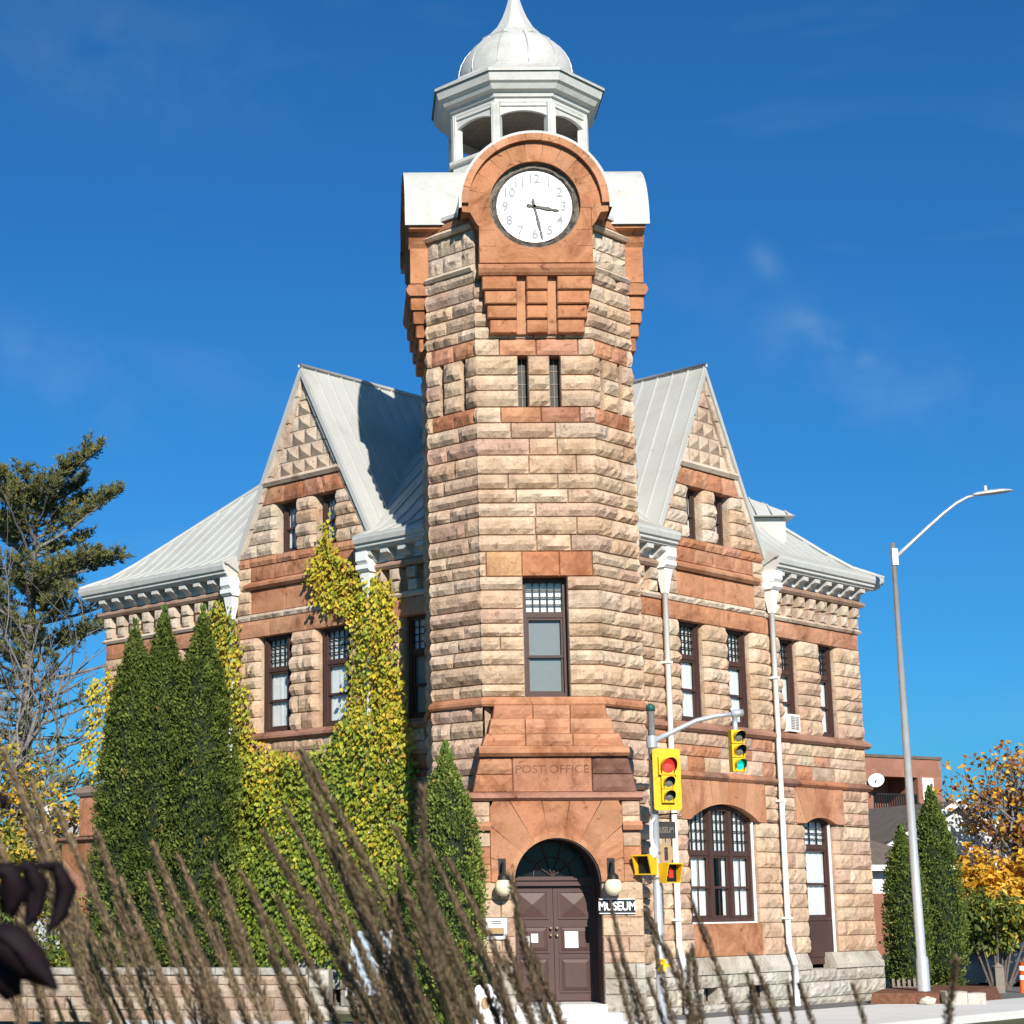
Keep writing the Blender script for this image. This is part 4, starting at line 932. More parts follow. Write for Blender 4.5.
t = thing('paper_notice', 'white paper notice taped to the right door leaf', 'notice', F0.pt(.33, -.85, DO)); m = MB(); m.box(F0, .20, .45, -.84, -.54, DO+.035, DO+.039); m.build('sheet', WHITE, t); m = MB()
for i, (a, b) in enumerate(((.25, .34), (.36, .42), (.24, .40))): m.box(F0, a, b, -.735-.03*(i == 2), -.715-.03*(i == 2), DO+.04, DO+.042)
m.build('printed_lines', BLUEP, t)
t = thing('paper_notice', 'torn white paper notice on the left door leaf behind the grass', 'notice', F0.pt(-.42, -.85, DO)); m = MB(); m.box(F0, -.60, -.46, -.86, -.62, DO+.035, DO+.039); m.box(F0, -.43, -.30, -.74, -.58, DO+.035, DO+.039); m.build('sheet', WHITE, t)
t = thing('air_conditioner', 'white window air conditioner under an upper window of the right wall', 'air conditioner', FRT.pt(9.2, 3.83, 0))
m = MB(); m.box(FRT, 8.96, 9.40, 3.84, 4.24, -.16, .10); m.build('casing', WHITE, t); m = MB(); m.box(FRT, 9.01, 9.35, 3.89, 4.19, .101, .104); m.build('grille_backing', WEATH, t)
m = MB(); grid(m, FRT, 9.01, 9.35, 3.89, 4.19, 2, 8, .010, .105, .112); m.build('grille', WHITE, t)

# ------------------------------------------------------------------ traffic signal
TX, TY = 5.76, 35.2
def yaw(cx, cy, deg):   # frame at a point facing deg to the right of the camera direction
    a = R_(deg); return Fr(cx, cy, math.cos(a), math.sin(a), math.sin(a), -math.cos(a))
ts_ = thing('traffic_signal', 'traffic signal pole with yellow heads, red lit in front, green on its arm', 'traffic light', (TX, TY, 0))
m = MB(); m.tube([(TX, TY, -.02), (TX, TY, 3.50+GZ)], [.085, .068], 14); m.lathe(TX, TY, [(.16, -2.31), (.16, -2.24), (.10, -2.18), (.085, -2.1)], 14); m.build('pole', GALV, ts_)
m = MB()
for zb_ in (2.57, 1.74, .86, .40, -1.2): m.lathe(TX, TY, [(.09, zb_), (.095, zb_+.005), (.095, zb_+.035), (.09, zb_+.04)], 12)
for k_ in range(4): m.tube([(TX+.135*math.cos(k_*1.571+.78), TY+.135*math.sin(k_*1.571+.78), .0), (TX+.135*math.cos(k_*1.571+.78), TY+.135*math.sin(k_*1.571+.78), .11)], .016, 6)
m.build('pole_band', WEATH, ts_)
m = MB(); m.lathe(TX, TY, [(.085, 3.48), (.085, 3.58), (.03, 3.62)], 12, cap=True); m.build('pole_cap', GREENC, ts_)
m = MB(); m.tube([(TX+.03, TY-.02, 2.92+GZ), (TX+.45, TY-.02, 3.12+GZ), (TX+.85, TY-.02, 3.30+GZ), (TX+1.2, TY-.02, 3.38+GZ), (TX+1.66, TY-.02, 3.43+GZ)], [.052, .05, .047, .044, .042], 10)
m.lathe(TX, TY, [(.10, 2.80), (.10, 3.02)], 12); m.tube([(TX+1.50, TY-.02, 3.42+GZ), (TX+1.72, TY-.02, 3.44+GZ)], .07, 10); m.tube([(TX+1.56, TY-.02, 3.40+GZ), (TX+1.56, TY-.02, 3.10+GZ)], .05, 8); m.build('arm', GALV, ts_)
def head(fr, z, rs, plate, lit, name):
    """z = top; rs = lens radii top to bottom; fr origin on the head's axis"""
    b = MB(); hz_ = z; cs = []
    for r in rs:
        h = 2*r+.07; b.box(fr, -r-.035, r+.035, hz_-h+.006, hz_-.006, -.05, .10); cs.append((hz_-h/2, r)); hz_ -= h
    if plate:
        w_, top, bot = .265, z+.15, hz_-.13
        pts = [];  rr = .05
        for (cx_, cz_, a0) in ((w_-rr, top-rr, 0), (-w_+rr, top-rr, 90), (-w_+rr, bot+rr, 180), (w_-rr, bot+rr, 270)):
            for k in range(5): t = R_(a0+90*k/4); pts.append((cx_+rr*math.cos(t), cz_+rr*math.sin(t)))
        n = len(pts); b.add([fr.pt(s, q, .03) for s, q in pts]+[fr.pt(s, q, 0.0) for s, q in pts], [tuple(range(n)), tuple(range(2*n-1, n-1, -1))]+[(i, n+i, n+(i+1) % n, (i+1) % n) for i in range(n)], (1, 1, 1), False, fr.flip)
    hd = b.build(name, YEL, ts_)
    for i, (zc, r) in enumerate(cs):
        v = MB(); n = 18; a_ = [R_(-38)+R_(256)*k/n for k in range(n+1)]; L = .10+r*1.0
        vs = [fr.pt(r*1.04*math.cos(t), zc+r*1.04*math.sin(t), .10) for t in a_]+[fr.pt(r*1.04*math.cos(t), zc+r*1.04*math.sin(t), .10+L*(.55+.45*max(0, math.sin(t)))) for t in a_]
        v.add(vs, [(k, k+1, n+1+k+1, n+1+k) for k in range(n)], (1, 1, 1), True); vv = v.build('visor', YEL, ts_); vv.parent = hd
        vi = MB(); vs = [(x[0], x[1], x[2]) for x in vs]
        vi.add([fr.pt(r*1.01*math.cos(t), zc+r*1.01*math.sin(t), .101) for t in a_]+[fr.pt(r*1.01*math.cos(t), zc+r*1.01*math.sin(t), .10+L*(.54+.45*max(0, math.sin(t)))) for t in a_], [(k, k+1, n+1+k+1, n+1+k) for k in range(n)], (1, 1, 1), True); ii = vi.build('visor_lining', BLACK, ts_); ii.parent = hd
        l_ = MB(); q = 20; vs = [fr.pt(0, zc, .15)]
        for rr, oo in ((r*.6, .135), (r*.98, .105)): vs += [fr.pt(rr*math.cos(2*math.pi*k/q), zc+rr*math.sin(2*math.pi*k/q), oo) for k in range(q)]
        l_.add(vs, [(0, 1+k, 1+(k+1) % q) for k in range(q)]+[(1+k, 1+q+k, 1+q+(k+1) % q, 1+(k+1) % q) for k in range(q)], (1, 1, 1), True, fr.flip)
        mm = RLENS if (lit == i == 0) else (GLENS if lit == i == 2 else OLENS); ll = l_.build('lens', mm, ts_); ll.parent = hd
head(yaw(TX+.225, TY-.14, 8), 2.62, (.135, .092, .092), True, 0, 'signal_head')
head(yaw(TX+1.56, TY-.02, 14), 3.12, (.095, .095, .095), False, 2, 'signal_head')
m = MB(); m.box(WORLD, TX, TX+.25, 2.55, 2.60, -TY+.02, -TY+.12); m.box(WORLD, TX, TX+.25, 1.72, 1.77, -TY+.02, -TY+.12); m.build('head_bracket', GALV, ts_)
def ped(fr, z, hand):
    b = MB(); w_, h = .175, .36
    b.box(fr, -w_, w_, z, z+h, -.16, .0)
    hd = b.build('pedestrian_head', YEL, ts_)
    v = MB(); # square tunnel visor
    for (a, c, d, e) in ((-w_, w_, z+h-.025, z+h), (-w_, w_, z, z+.02)): v.box(fr, a, c, d, e, 0, .20 if d > z+.1 else .12)
    for sg in (-1, 1):
        x0, x1 = (w_-.02, w_) if sg > 0 else (-w_, -w_+.02)
        v.add([fr.pt(x, zz, o) for x in (x0, x1) for zz, o in ((z+.02, 0), (z+.02, .10), (z+h-.025, .20), (z+h-.025, 0))], [(0, 1, 2, 3), (7, 6, 5, 4), (1, 0, 4, 5), (2, 1, 5, 6), (3, 2, 6, 7)], (1, 1, 1))
    vv = v.build('visor', YEL, ts_); vv.parent = hd
    f = MB(); f.box(fr, -w_+.022, w_-.022, z+.02, z+h-.03, .001, .02); ff = f.build('signal_face', BLACK, ts_); ff.parent = hd
    if hand:
        p = MB(); cx_, cz_ = .03, z+.15
        p.box(fr, cx_-.045, cx_+.045, cz_-.055, cz_+.03, .02, .026)
        for i, (dx, hh) in enumerate(((-.036, .065), (-.012, .085), (.012, .08), (.036, .055))): p.box(fr, cx_+dx-.008, cx_+dx+.008, cz_+.03, cz_+.03+hh, .02, .026)
        p.add([fr.pt(cx_-.055, cz_-.05, .026), fr.pt(cx_-.055, cz_-.01, .026), fr.pt(cx_-.10, cz_+.045, .026), fr.pt(cx_-.105, cz_+.02, .026)], [(0, 3, 2, 1)])
        pp = p.build('hand_symbol', HANDL, ts_); pp.parent = hd
ped(yaw(TX-.20, TY-.04, -40), .48, False); ped(yaw(TX+.215, TY-.06, 30), .33, True)
m = MB(); m.tube([(TX-.06, TY-.10, .95+GZ), (TX-.10, TY-.12, 1.15+GZ), (TX-.09, TY-.12, 1.42+GZ), (TX-.02, TY-.10, 1.50+GZ)], .035, 8); m.lathe(TX-.07, TY-.13, [(.04, .78), (.085, .84), (.08, .95), (.03, 1.0)], 10); m.build('cable_entry', WHITE, ts_)
m = MB(); f_ = yaw(TX, TY, 0); m.box(f_, -.07, .07, -1.24, -1.02, .07, .16); m.tube([f_.pt(0, -1.08, .15), f_.pt(0, -1.08, .20)], .05, 10); m.box(f_, .07, .16, -1.16, -1.10, .08, .13); m.build('push_button', YEL, ts_)
# hanging information sign on its own bracket
t = thing('hanging_sign', 'dark hanging plate with tan oval i below, beside the signal pole', 'sign', (TX+.22, TY+.22, 1.4+GZ))
f_ = yaw(TX, TY+.22, 0)
m = MB(); m.tube([f_.pt(-.06, 1.57, 0), f_.pt(.46, 1.60, 0)], .016, 6); m.tube([f_.pt(.08, 1.58, 0), f_.pt(.08, 1.44, 0)], .008, 5); m.tube([f_.pt(.34, 1.59, 0), f_.pt(.34, 1.44, 0)], .008, 5); m.tube([f_.pt(.22, 1.16, 0), f_.pt(.22, 1.06, 0)], .008, 5); m.build('bracket', IRON, t)
m = MB(); m.box(f_, .02, .41, 1.14, 1.45, -.02, .02); m.build('plate', IRON, t); text('lettering', 'MUSEUM', .15, f_, .215, 1.295, .021, WEATH, t, .002, .55, .002)
m = MB(); n = 24; vs = [f_.pt(.22+.135*math.cos(2*math.pi*k/n), .87+.20*math.sin(2*math.pi*k/n), o) for o in (.02, -.02) for k in range(n)]
m.add(vs, [tuple(range(n)), tuple(range(2*n-1, n-1, -1))]+[(k, n+k, n+(k+1) % n, (k+1) % n) for k in range(n)]); m.build('oval_plate', TAN, t); text('letter', 'i', .34, f_, .22, .86, .021, IRON, t, .003, 1.2, .012)

# ------------------------------------------------------------------ street lamp
LX, LY = 13.40, 45.0
t = thing('street_lamp', 'tall tapered steel street lamp with curved arm right of the museum', 'street lamp', (LX, LY, GZ-2.2))
m = MB(); m.tube([(LX+.05, LY, .1), (LX+.02, LY, 1.0+GZ), (LX, LY, 8.50+GZ)], [.115, .10, .058], 16); m.lathe(LX+.05, LY, [(.20, -2.25), (.20, -2.2), (.145, -2.15), (.14, -1.35), (.12, -1.28)], 16); m.build('pole', GALV, t)
m = MB(); P = [(LX+.02, 8.12), (LX+.45, 8.50), (LX+.90, 8.90), (LX+1.30, 9.24), (LX+1.62, 9.48), (LX+1.90, 9.63), (LX+2.12, 9.68)]; m.tube([(x, LY, z+GZ) for x, z in P], [.05, .045, .042, .04, .038, .036, .035], 8); m.box(Fr(LX, LY, 1, 0, 0, -1), -.05, .09, 7.95, 8.35, -.09, .09); m.build('arm', GALV, t)
m = MB(); n = 12
prof2 = [(0, .05, .05), (.12, .10, .07), (.35, .15, .085), (.65, .16, .08), (.85, .11, .05), (.93, .03, .02)]
vs = []
for x, hw_, hh in prof2:
    for k in range(n):
        a = 2*math.pi*k/n; vs.append((LX+2.04+x*1.05, LY+hw_*math.cos(a), 9.68+GZ+.12*x+hh*math.sin(a)*(1 if math.sin(a) > 0 else .45)))
m.add(vs, [(i*n+k, i*n+(k+1) % n, (i+1)*n+(k+1) % n, (i+1)*n+k) for i in range(len(prof2)-1) for k in range(n)]+[tuple(range(n))], (1, 1, 1), True); m.build('lamp_head', GALV, t)
m = MB(); m.lathe(LX+2.36, LY, [(.035, 9.80), (.035, 9.90), (.01, 9.92)], 8); m.build('photocell', WHITE, t)

# ------------------------------------------------------------------ garden wall, boards, planter, small street things
f_ = Fr(-.7, 38.9, .985, -.17, -.17, -.985)
t = thing('garden_wall', 'low rock-faced stone wall with flat cap in front of the cedars', 'wall', (-3, 39, 0))
m = MB(); wall(m, f_, ident(-6.5), ident(-.0), [-2.35, -2.1, -1.85, -1.6, -1.40], (), (), lambda z: pick([(.40, .31, .23), (.44, .35, .27), (.36, .25, .18)]), 0, .35, .03, .6); m.build('wall', STONE, t)
m = MB(); 
for i in range(7): m.box(f_, -6.55+i*.93, -6.55+i*.93+.92, -1.40, -1.27, -.40, .06, jit((.42, .39, .34)))
m.build('cap', DRESS, t)
m = MB(); wall(m, f_, ident(.01), ident(.42), [-2.35, -2.0, -1.66, -1.31], (), (), lambda z: pick(BASE), .06, .5, .02, .4); m.build('pier', STONE, t)
t = thing('information_board', 'pale blue information panel on a dark post, half hidden by the grass', 'sign', (.45, 35, GZ-2.3))
f_ = yaw(.45, 35, -22); m = MB(); 
def slant(mb, a, b, z0, z1, o, d, k): mb.add([f_.pt(a, z0, o), f_.pt(b, z0, o), f_.pt(b, z1, o-k), f_.pt(a, z1, o-k), f_.pt(a, z0, o-d), f_.pt(b, z0, o-d), f_.pt(b, z1, o-k-d), f_.pt(a, z1, o-k-d)], [(0, 1, 2, 3), (5, 4, 7, 6), (3, 2, 6, 7), (1, 0, 4, 5), (4, 0, 3, 7), (1, 5, 6, 2)])
slant(m, -.36, .34, -1.62, -.50, .12, .04, .35); m.build('panel', BLUEP, t); m = MB(); slant(m, -.40, -.36, -1.64, -.48, .13, .06, .35); slant(m, .34, .38, -1.64, -.48, .13, .06, .35); m.build('frame', WHITE, t)
m = MB(); m.tube([(.45, 35, -.05), (.45, 35.1, -1.1+GZ)], .045, 8); m.build('post', IRON, t)
t = thing('sandwich_board', 'white sandwich board with rounded top standing left of the entrance steps', 'sign', (2.55, 34, GZ-2.3))
m = MB(); f_ = yaw(2.55, 34, 4)
pts = [(-.27, -2.29), (.27, -2.29), (.27, -1.52), (.22, -1.43), (.13, -1.40), (-.13, -1.40), (-.22, -1.43), (-.27, -1.52)]
for sg in (1, -1):
    vs = [f_.pt(s, z, sg*(.04+.26*(-1.40-z)/.9)) for s, z in pts]+[f_.pt(s, z, sg*(.01+.26*(-1.40-z)/.9)) for s, z in pts]; n = 8
    m.add(vs, [tuple(range(n)), tuple(range(2*n-1, n-1, -1))]+[(k, n+k, n+(k+1) % n, (k+1) % n) for k in range(n)], (1, 1, 1), False, sg < 0)
m.build('board', WHITE, t)
m = MB(); m.add([f_.pt(-.10+.07*math.cos(2*math.pi*k/14), -1.72+.11*math.sin(2*math.pi*k/14), .145+.03*-math.sin(2*math.pi*k/14)) for k in range(14)], [tuple(range(14))]); m.build('emblem', TAN, t)
class Tilt:
    flip = False
    def pt(s_, s, z, o=0): return f_.pt(s, z, .045+.26*(-1.40-z)/.9+o)
text('lettering', 'museum', .13, Tilt(), 0, -1.98, .003, GALV, t, .002, 1.0, .003)
t = thing('planter', 'raised mulch bed with pale stone end block at the foot of the lamp', 'planter', (13, 44.6, GZ-2.3))
m = MB(); P2 = [(11.9, 44.0), (14.35, 44.0), (16.0, 47.2), (13.7, 48.5)]
vs = [(x, y, -2.38+GZ) for x, y in P2]+[(x+(.1 if i in (0, 3) else -.1), y+.12, -2.06+GZ) for i, (x, y) in enumerate(P2)]; m.add(vs, [(4, 5, 6, 7)]+[(i, (i+1) % 4, 4+(i+1) % 4, 4+i) for i in range(4)]); m.build('mulch', MULCH, t)
m = MB(); block(m, WORLD, (13.55, 13.55), (14.05, 14.05), -2.38, -2.02, -43.75, .45, .02, .4, (.55, .5, .42)); block(m, WORLD, (14.07, 14.07), (14.5, 14.5), -2.38, -2.06, -43.85, .45, .02, .4, (.58, .53, .45)); m.build('end_block', STONE, t)
m = MB(); c_ = Vector((13.15, 43.78, -2.22+GZ)); ico = [(0, 0, 1), (.9, 0, .45), (.28, .85, .45), (-.72, .53, .4), (-.72, -.53, .5), (.28, -.85, .42), (.72, .53, -.4), (-.28, .85, -.5), (-.9, 0, -.4), (-.28, -.85, -.45), (.72, -.53, -.5), (0, 0, -1)]
m.add([tuple(c_+Vector((x*.19*rnd.uniform(.8, 1.2), y*.13, z*.12*rnd.uniform(.8, 1.2)))) for x, y, z in ico], [(0, 1, 2), (0, 2, 3), (0, 3, 4), (0, 4, 5), (0, 5, 1), (1, 6, 2), (2, 7, 3), (3, 8, 4), (4, 9, 5), (5, 10, 1), (6, 7, 2), (7, 8, 3), (8, 9, 4), (9, 10, 5), (10, 6, 1), (11, 7, 6), (11, 8, 7), (11, 9, 8), (11, 10, 9), (11, 6, 10)], (.62, .58, .5)); m.build('rock', STONE, t)
t = thing('picket_fence', 'short run of pale pickets at the foot of the lower cedar', 'fence', (13.4, 47.2, GZ-2.2))
for i in range(7): m = MB(); m.box(WORLD, 12.98+i*.13, 13.05+i*.13, -2.35, -1.85-.03*(i % 2), -46.9, -46.87); m.build('picket', WEATH, t)
m = MB(); m.box(WORLD, 12.95, 13.9, -2.1, -2.04, -46.93, -46.9); m.build('rail', WEATH, t)
t = thing('wooden_post', 'weathered wooden post by the driveway under the yellow bush', 'post', (16.55, 49, GZ-2.5)); m = MB(); m.box(WORLD, 16.44, 16.66, -2.5, -1.66, -49.1, -48.9); m.build('shaft', WEATH, t); m = MB(); m.add([(16.42, 48.88, -1.66+GZ), (16.68, 48.88, -1.66+GZ), (16.68, 49.12, -1.66+GZ), (16.42, 49.12, -1.66+GZ), (16.55, 49, -1.55+GZ)], [(0, 1, 4), (1, 2, 4), (2, 3, 4), (3, 0, 4)]); m.build('post_top', WEATH, t)
t = thing('traffic_delineator', 'orange tubular delineator with white bands at the right edge', 'traffic post', (17.15, 49, GZ-2.5)); m = MB(); m.tube([(17.15, 49, -2.42+GZ), (17.15, 49, -1.55+GZ)], [.085, .07], 12); m.build('tube', ORANGE, t); m = MB(); m.lathe(17.15, 49, [(.26, -2.5), (.26, -2.44), (.12, -2.40)], 8); m.build('base', RUBBER, t)
for z in (-1.75, -1.98): m = MB(); m.lathe(17.15, 49, [(.083, z), (.083, z+.11)], 12); m.build('band', WHITE, t)
# grey car behind the bush
t = thing('parked_car', 'grey parked car half hidden under the yellow-green bush', 'car', (17.2, 53, GZ-2.46))
cf = Fr(17.0, 53, .94, .34, .34, -.94)
side = [(-2.1, -1.85), (-2.12, -1.62), (-1.95, -1.48), (-1.15, -1.38), (-.55, -1.02), (.75, -1.0), (1.5, -1.36), (2.05, -1.45), (2.12, -1.7), (2.08, -2.12), (1.72, -2.16), (1.62, -1.92), (1.4, -1.82), (1.18, -1.9), (1.05, -2.18), (-1.0, -2.18), (-1.12, -1.9), (-1.34, -1.82), (-1.56, -1.92), (-1.66, -2.16), (-2.08, -2.12)]
m = MB(); n = len(side); 
def cp(s, z, o): k = .0 if z < -1.45 else (z+1.45)*.45; return cf.pt(s, z, o-k*(1 if o > 0 else -1))
m.add([cp(s, z, .86) for s, z in side]+[cp(s, z, -.86) for s, z in side], [tuple(range(n-1, -1, -1)), tuple(range(n, 2*n))]+[(i, (i+1) % n, n+(i+1) % n, n+i) for i in range(n)]); m.build('body', CARP, t)
m = MB(); m.add([cp(s, z, .868) for s, z in ((-1.05, -1.38), (1.3, -1.36), (.7, -1.06), (-.5, -1.07))], [(0, 1, 2, 3)]); m.build('side_window', BLACK, t)
for s in (-1.34, 1.4):
    for o in (.80, -.80):
        m = MB(); c_ = cf.pt(s, -2.14, o); m.tube([cf.pt(s, -2.14, o-.10), cf.pt(s, -2.14, o+.09)], .32, 20); w_ = m.build('wheel', RUBBER, t); m = MB(); m.tube([cf.pt(s, -2.14, o-.11), cf.pt(s, -2.14, o+.10)], .20, 14); r_ = m.build('rim', ALLOY, t); r_.parent = w_
m = MB(); m.box(cf, -2.14, -2.08, -1.66, -1.54, .5, .8); m.build('headlight', WHITE, t)

# ------------------------------------------------------------------ houses behind
def gable_house(name, label, fr, s0, s1, dep, z0, ze, zr, wm, rm, win=()):
    """gable end in the frame's plane"""
    p = fr.pt((s0+s1)/2, -2.46, -dep/2); t = thing(name, label, 'house', p); c = (s0+s1)/2
    m = MB(); pts = [(s0, z0), (s1, z0), (s1, ze), (c, zr), (s0, ze)]; n = 5
    m.add([fr.pt(s, z, 0) for s, z in pts]+[fr.pt(s, z, -dep) for s, z in pts], [tuple(range(n)), tuple(range(2*n-1, n-1, -1)), (1, 0, 5, 6), (0, 4, 9, 5), (2, 1, 6, 7)], (1, 1, 1), False, fr.flip)
    for z in [z0+.22*i for i in range(1, int((ze-z0)/.22)+8)]:
        hwid = (s1-s0)/2 if z < ze else (s1-s0)/2*(zr-z)/(zr-ze)
        if hwid > .1: m.box(fr, c-hwid, c+hwid, z, z+.02, 0, .018)
    m.build('wall', wm, t)
    m = MB(); k = (zr-ze)/((s1-s0)/2); ov = .35
    for sg in (-1, 1):
        a = (c, zr+.12), (c+sg*((s1-s0)/2+ov), ze-ov*k+.12)
        vs = [fr.pt(a[0][0], a[0][1], ov), fr.pt(a[1][0], a[1][1], ov), fr.pt(a[1][0], a[1][1], -dep-ov), fr.pt(a[0][0], a[0][1], -dep-ov)]
        vs += [(v[0], v[1], v[2]-.16) for v in vs]; m.add(vs, [(0, 1, 2, 3), (7, 6, 5, 4), (0, 4, 5, 1), (1, 5, 6, 2), (2, 6, 7, 3)], (1, 1, 1), False, sg < 0)
    m.build('roof', rm, t)
    m = MB()
    for sg in (-1, 1):
        vs = []
        for z_, o in ((.16, ov+.03), (-.06, ov+.03), (.16, ov), (-.06, ov)):
            vs += [fr.pt(c, zr+z_, o), fr.pt(c+sg*((s1-s0)/2+ov), ze-ov*k+z_, o)]
        m.add(vs, [(0, 1, 3, 2), (0, 4, 5, 1), (2, 3, 7, 6), (4, 6, 7, 5)], (1, 1, 1), False)
    m.build('barge_board', WHITE, t)
    for (a, b, c_, d) in win:
        m = MB(); m.box(fr, a, b, c_, d, .0, .04); w_ = m.build('window', WHITE, t); m = MB(); m.box(fr, a+.07, b-.07, c_+.07, d-.07, .041, .045); q_ = m.build('pane', BLACK, t); q_.parent = w_
    return t
hf = Fr(19.75, 62, .97, .24, .24, -.97)
h1 = gable_house('white_house', 'white sided house with gable facing the street behind the orange tree', hf, -2.6, 2.9, 9, -2.46, 1.55, 3.05, SIDING, SHING, [(-.5, .4, .3, 1.5)])
m = MB(); m.add([hf.pt(-2.9, .55, .0), hf.pt(3.1, .55, .0), hf.pt(3.1, -.55, 2.1), hf.pt(-2.9, -.55, 2.1), hf.pt(-2.9, .40, .0), hf.pt(3.1, .40, 0), hf.pt(3.1, -.70, 2.1), hf.pt(-2.9, -.70, 2.1)], [(3, 2, 1, 0), (7, 4, 5, 6), (2, 3, 7, 6), (0, 4, 7, 3), (1, 2, 6, 5)]); m.build('porch_roof', SHING, h1)
for s in (-2.7, 0, 2.9): m = MB(); m.box(hf, s-.07, s+.07, -2.46, -.6, 1.9, 2.04); m.build('porch_post', SIDING, h1)
hg = Fr(16.9, 57.5, .96, .28, .28, -.96)
t = thing('shingled_house', 'house with grey-brown shingle roof and white fascia beside the museum corner', 'house', (16.9, 60, GZ-2.46))
m = MB(); m.box(hg, -3.2, 1.35, -2.46, 1.0, -6, 0); m.build('wall', SIDING, t); m = MB(); m.box(hg, -3.2, 1.36, -2.46, .2, 0.005, .05, (.30, .13, .085)); m.build('brick_base', PBRICK, t)
m = MB(); E_ = [(-3.6, .4), (1.75, .4), (1.75, -6.4), (-3.6, -6.4)]; Rg = [(-2.4, -2.9), (-1.3, -2.9)]
m.add([hg.pt(s, 1.02, o) for s, o in E_]+[hg.pt(s, 2.30, o) for s, o in Rg]+[hg.pt(s, .86, o) for s, o in E_], [(0, 1, 5, 4), (1, 2, 5), (2, 3, 4, 5), (3, 0, 4), (9, 8, 7, 6)]); m.build('roof', SHING, t)
m = MB(); m.box(hg, -3.6, 1.75, .86, 1.03, .401, .43); m.build('fascia', WHITE, t)
m = MB(); m.box(hg, .75, 1.15, -.1, .75, .05, .08); w_ = m.build('window', WHITE, t)
af = Fr(22.0, 75, .86, .5, .5, -.86)
class Raised:      # the apartment's floors sit a little above the others
    flip = False
    def pt(s_, s, z, o=0): p = af.pt(s, z+(.42 if z > 0 else 0), o); return p
AF = Raised(); afp = AF.pt
t = thing('brick_apartment', 'flat roofed brick apartment block with dark balcony behind the museum corner', 'building', (21, 78, GZ-2.46))
def brickpanel(mb, s0, s1, z0, z1, o=0):
    z = z0
    while z < z1-.01:
        h = min(.30, z1-z); s = s0-rnd.uniform(0, .6)
        while s < s1-.01:
            l = rnd.uniform(.5, .9); a, b = max(s, s0), min(s+l, s1)
            if b > a: mb.add([afp(a, z, o), afp(b, z, o), afp(b, z+h, o), afp(a, z+h, o)], [(0, 1, 2, 3)], jit((.33, .15, .10), .10))
            s += l
        z += h
m = MB()
for (a, b, c, d) in ((-3.5, -1.5, -2.5, 5.1), (1.0, 2.35, -2.5, 5.1), (-1.5, 1.0, 4.35, 5.1), (-1.5, 1.0, -2.5, 2.7)): brickpanel(m, a, b, c, d)
m.box(AF, -3.5, 2.35, -2.5, 5.05, -9, -1.6, (.31, .14, .09)); m.box(AF, -3.5, -1.5, -2.5, 5.09, -1.6, -.005, (.31, .14, .09)); m.box(AF, 1.0, 2.35, -2.5, 5.09, -1.6, -.005, (.31, .14, .09)); m.box(AF, -1.5, 1.0, 4.4, 5.09, -1.6, -.005, (.31, .14, .09)); m.box(AF, -1.5, 1.0, -2.5, 2.7, -1.6, -.005, (.2, .16, .13)); m.build('wall', PBRICK, t)
m = MB(); m.box(AF, -3.55, 2.4, 5.09, 5.2, -9, .05); m.build('parapet', SHING, t)
rl = MB(); rl.box(AF, -1.48, .98, 3.62, 3.70, -.12, -.04); rl.box(AF, -1.48, .98, 2.78, 2.84, -.12, -.04)
for i in range(19): rl.box(AF, -1.4+i*.13, -1.35+i*.13, 2.8, 3.64, -.10, -.06)
rl.build('balcony_rail', IRON, t)
m = MB(); m.box(AF, -1.0, -.4, 2.75, 4.1, -1.599, -1.55); m.build('balcony_door', DARK, t); m = MB(); m.box(AF, 1.25, 1.85, 3.3, 4.35, .001, .03); w_ = m.build('window', WHITE, t); m = MB(); m.box(AF, 1.3, 1.8, 3.35, 3.8, .031, .035); q_ = m.build('pane', BLACK, t); q_.parent = w_
t = thing('satellite_dish', 'white satellite dish on the brick apartment balcony', 'satellite dish', afp(-1.75, 3.8, .3))
m = MB(); c0 = Vector(afp(-1.75, 4.15, .45)); ux = Vector((.9, -.1, .1)); uz = Vector((.05, .2, .95)); nn = Vector((.2, -.95, .25))
vs = [tuple(c0-nn*.10)]+[tuple(c0+ux*.34*r*math.cos(2*math.pi*k/18)+uz*.28*r*math.sin(2*math.pi*k/18)-nn*.10*(1-r*r)) for r in (.5, 1) for k in range(18)]
m.add(vs, [(0, 1+k, 1+(k+1) % 18) for k in range(18)]+[(1+k, 19+k, 19+(k+1) % 18, 1+(k+1) % 18) for k in range(18)], (1, 1, 1), True); m.build('dish', WHITE, t); m = MB(); m.tube([tuple(c0), afp(-1.7, 3.7, .1), afp(-1.7, 3.5, 0)], .03, 6); m.build('mount', IRON, t)
lf = Fr(-9.3, 60, .8, -.6, -.6, -.8)
gable_house('cottage', 'pale roofed white cottage glimpsed behind the yellow tree at left', lf, -2.0, 2.4, 8, -2.46, 1.2, 3.0, SIDING, ROOF, [(.4, 1.2, -.6, .5)])

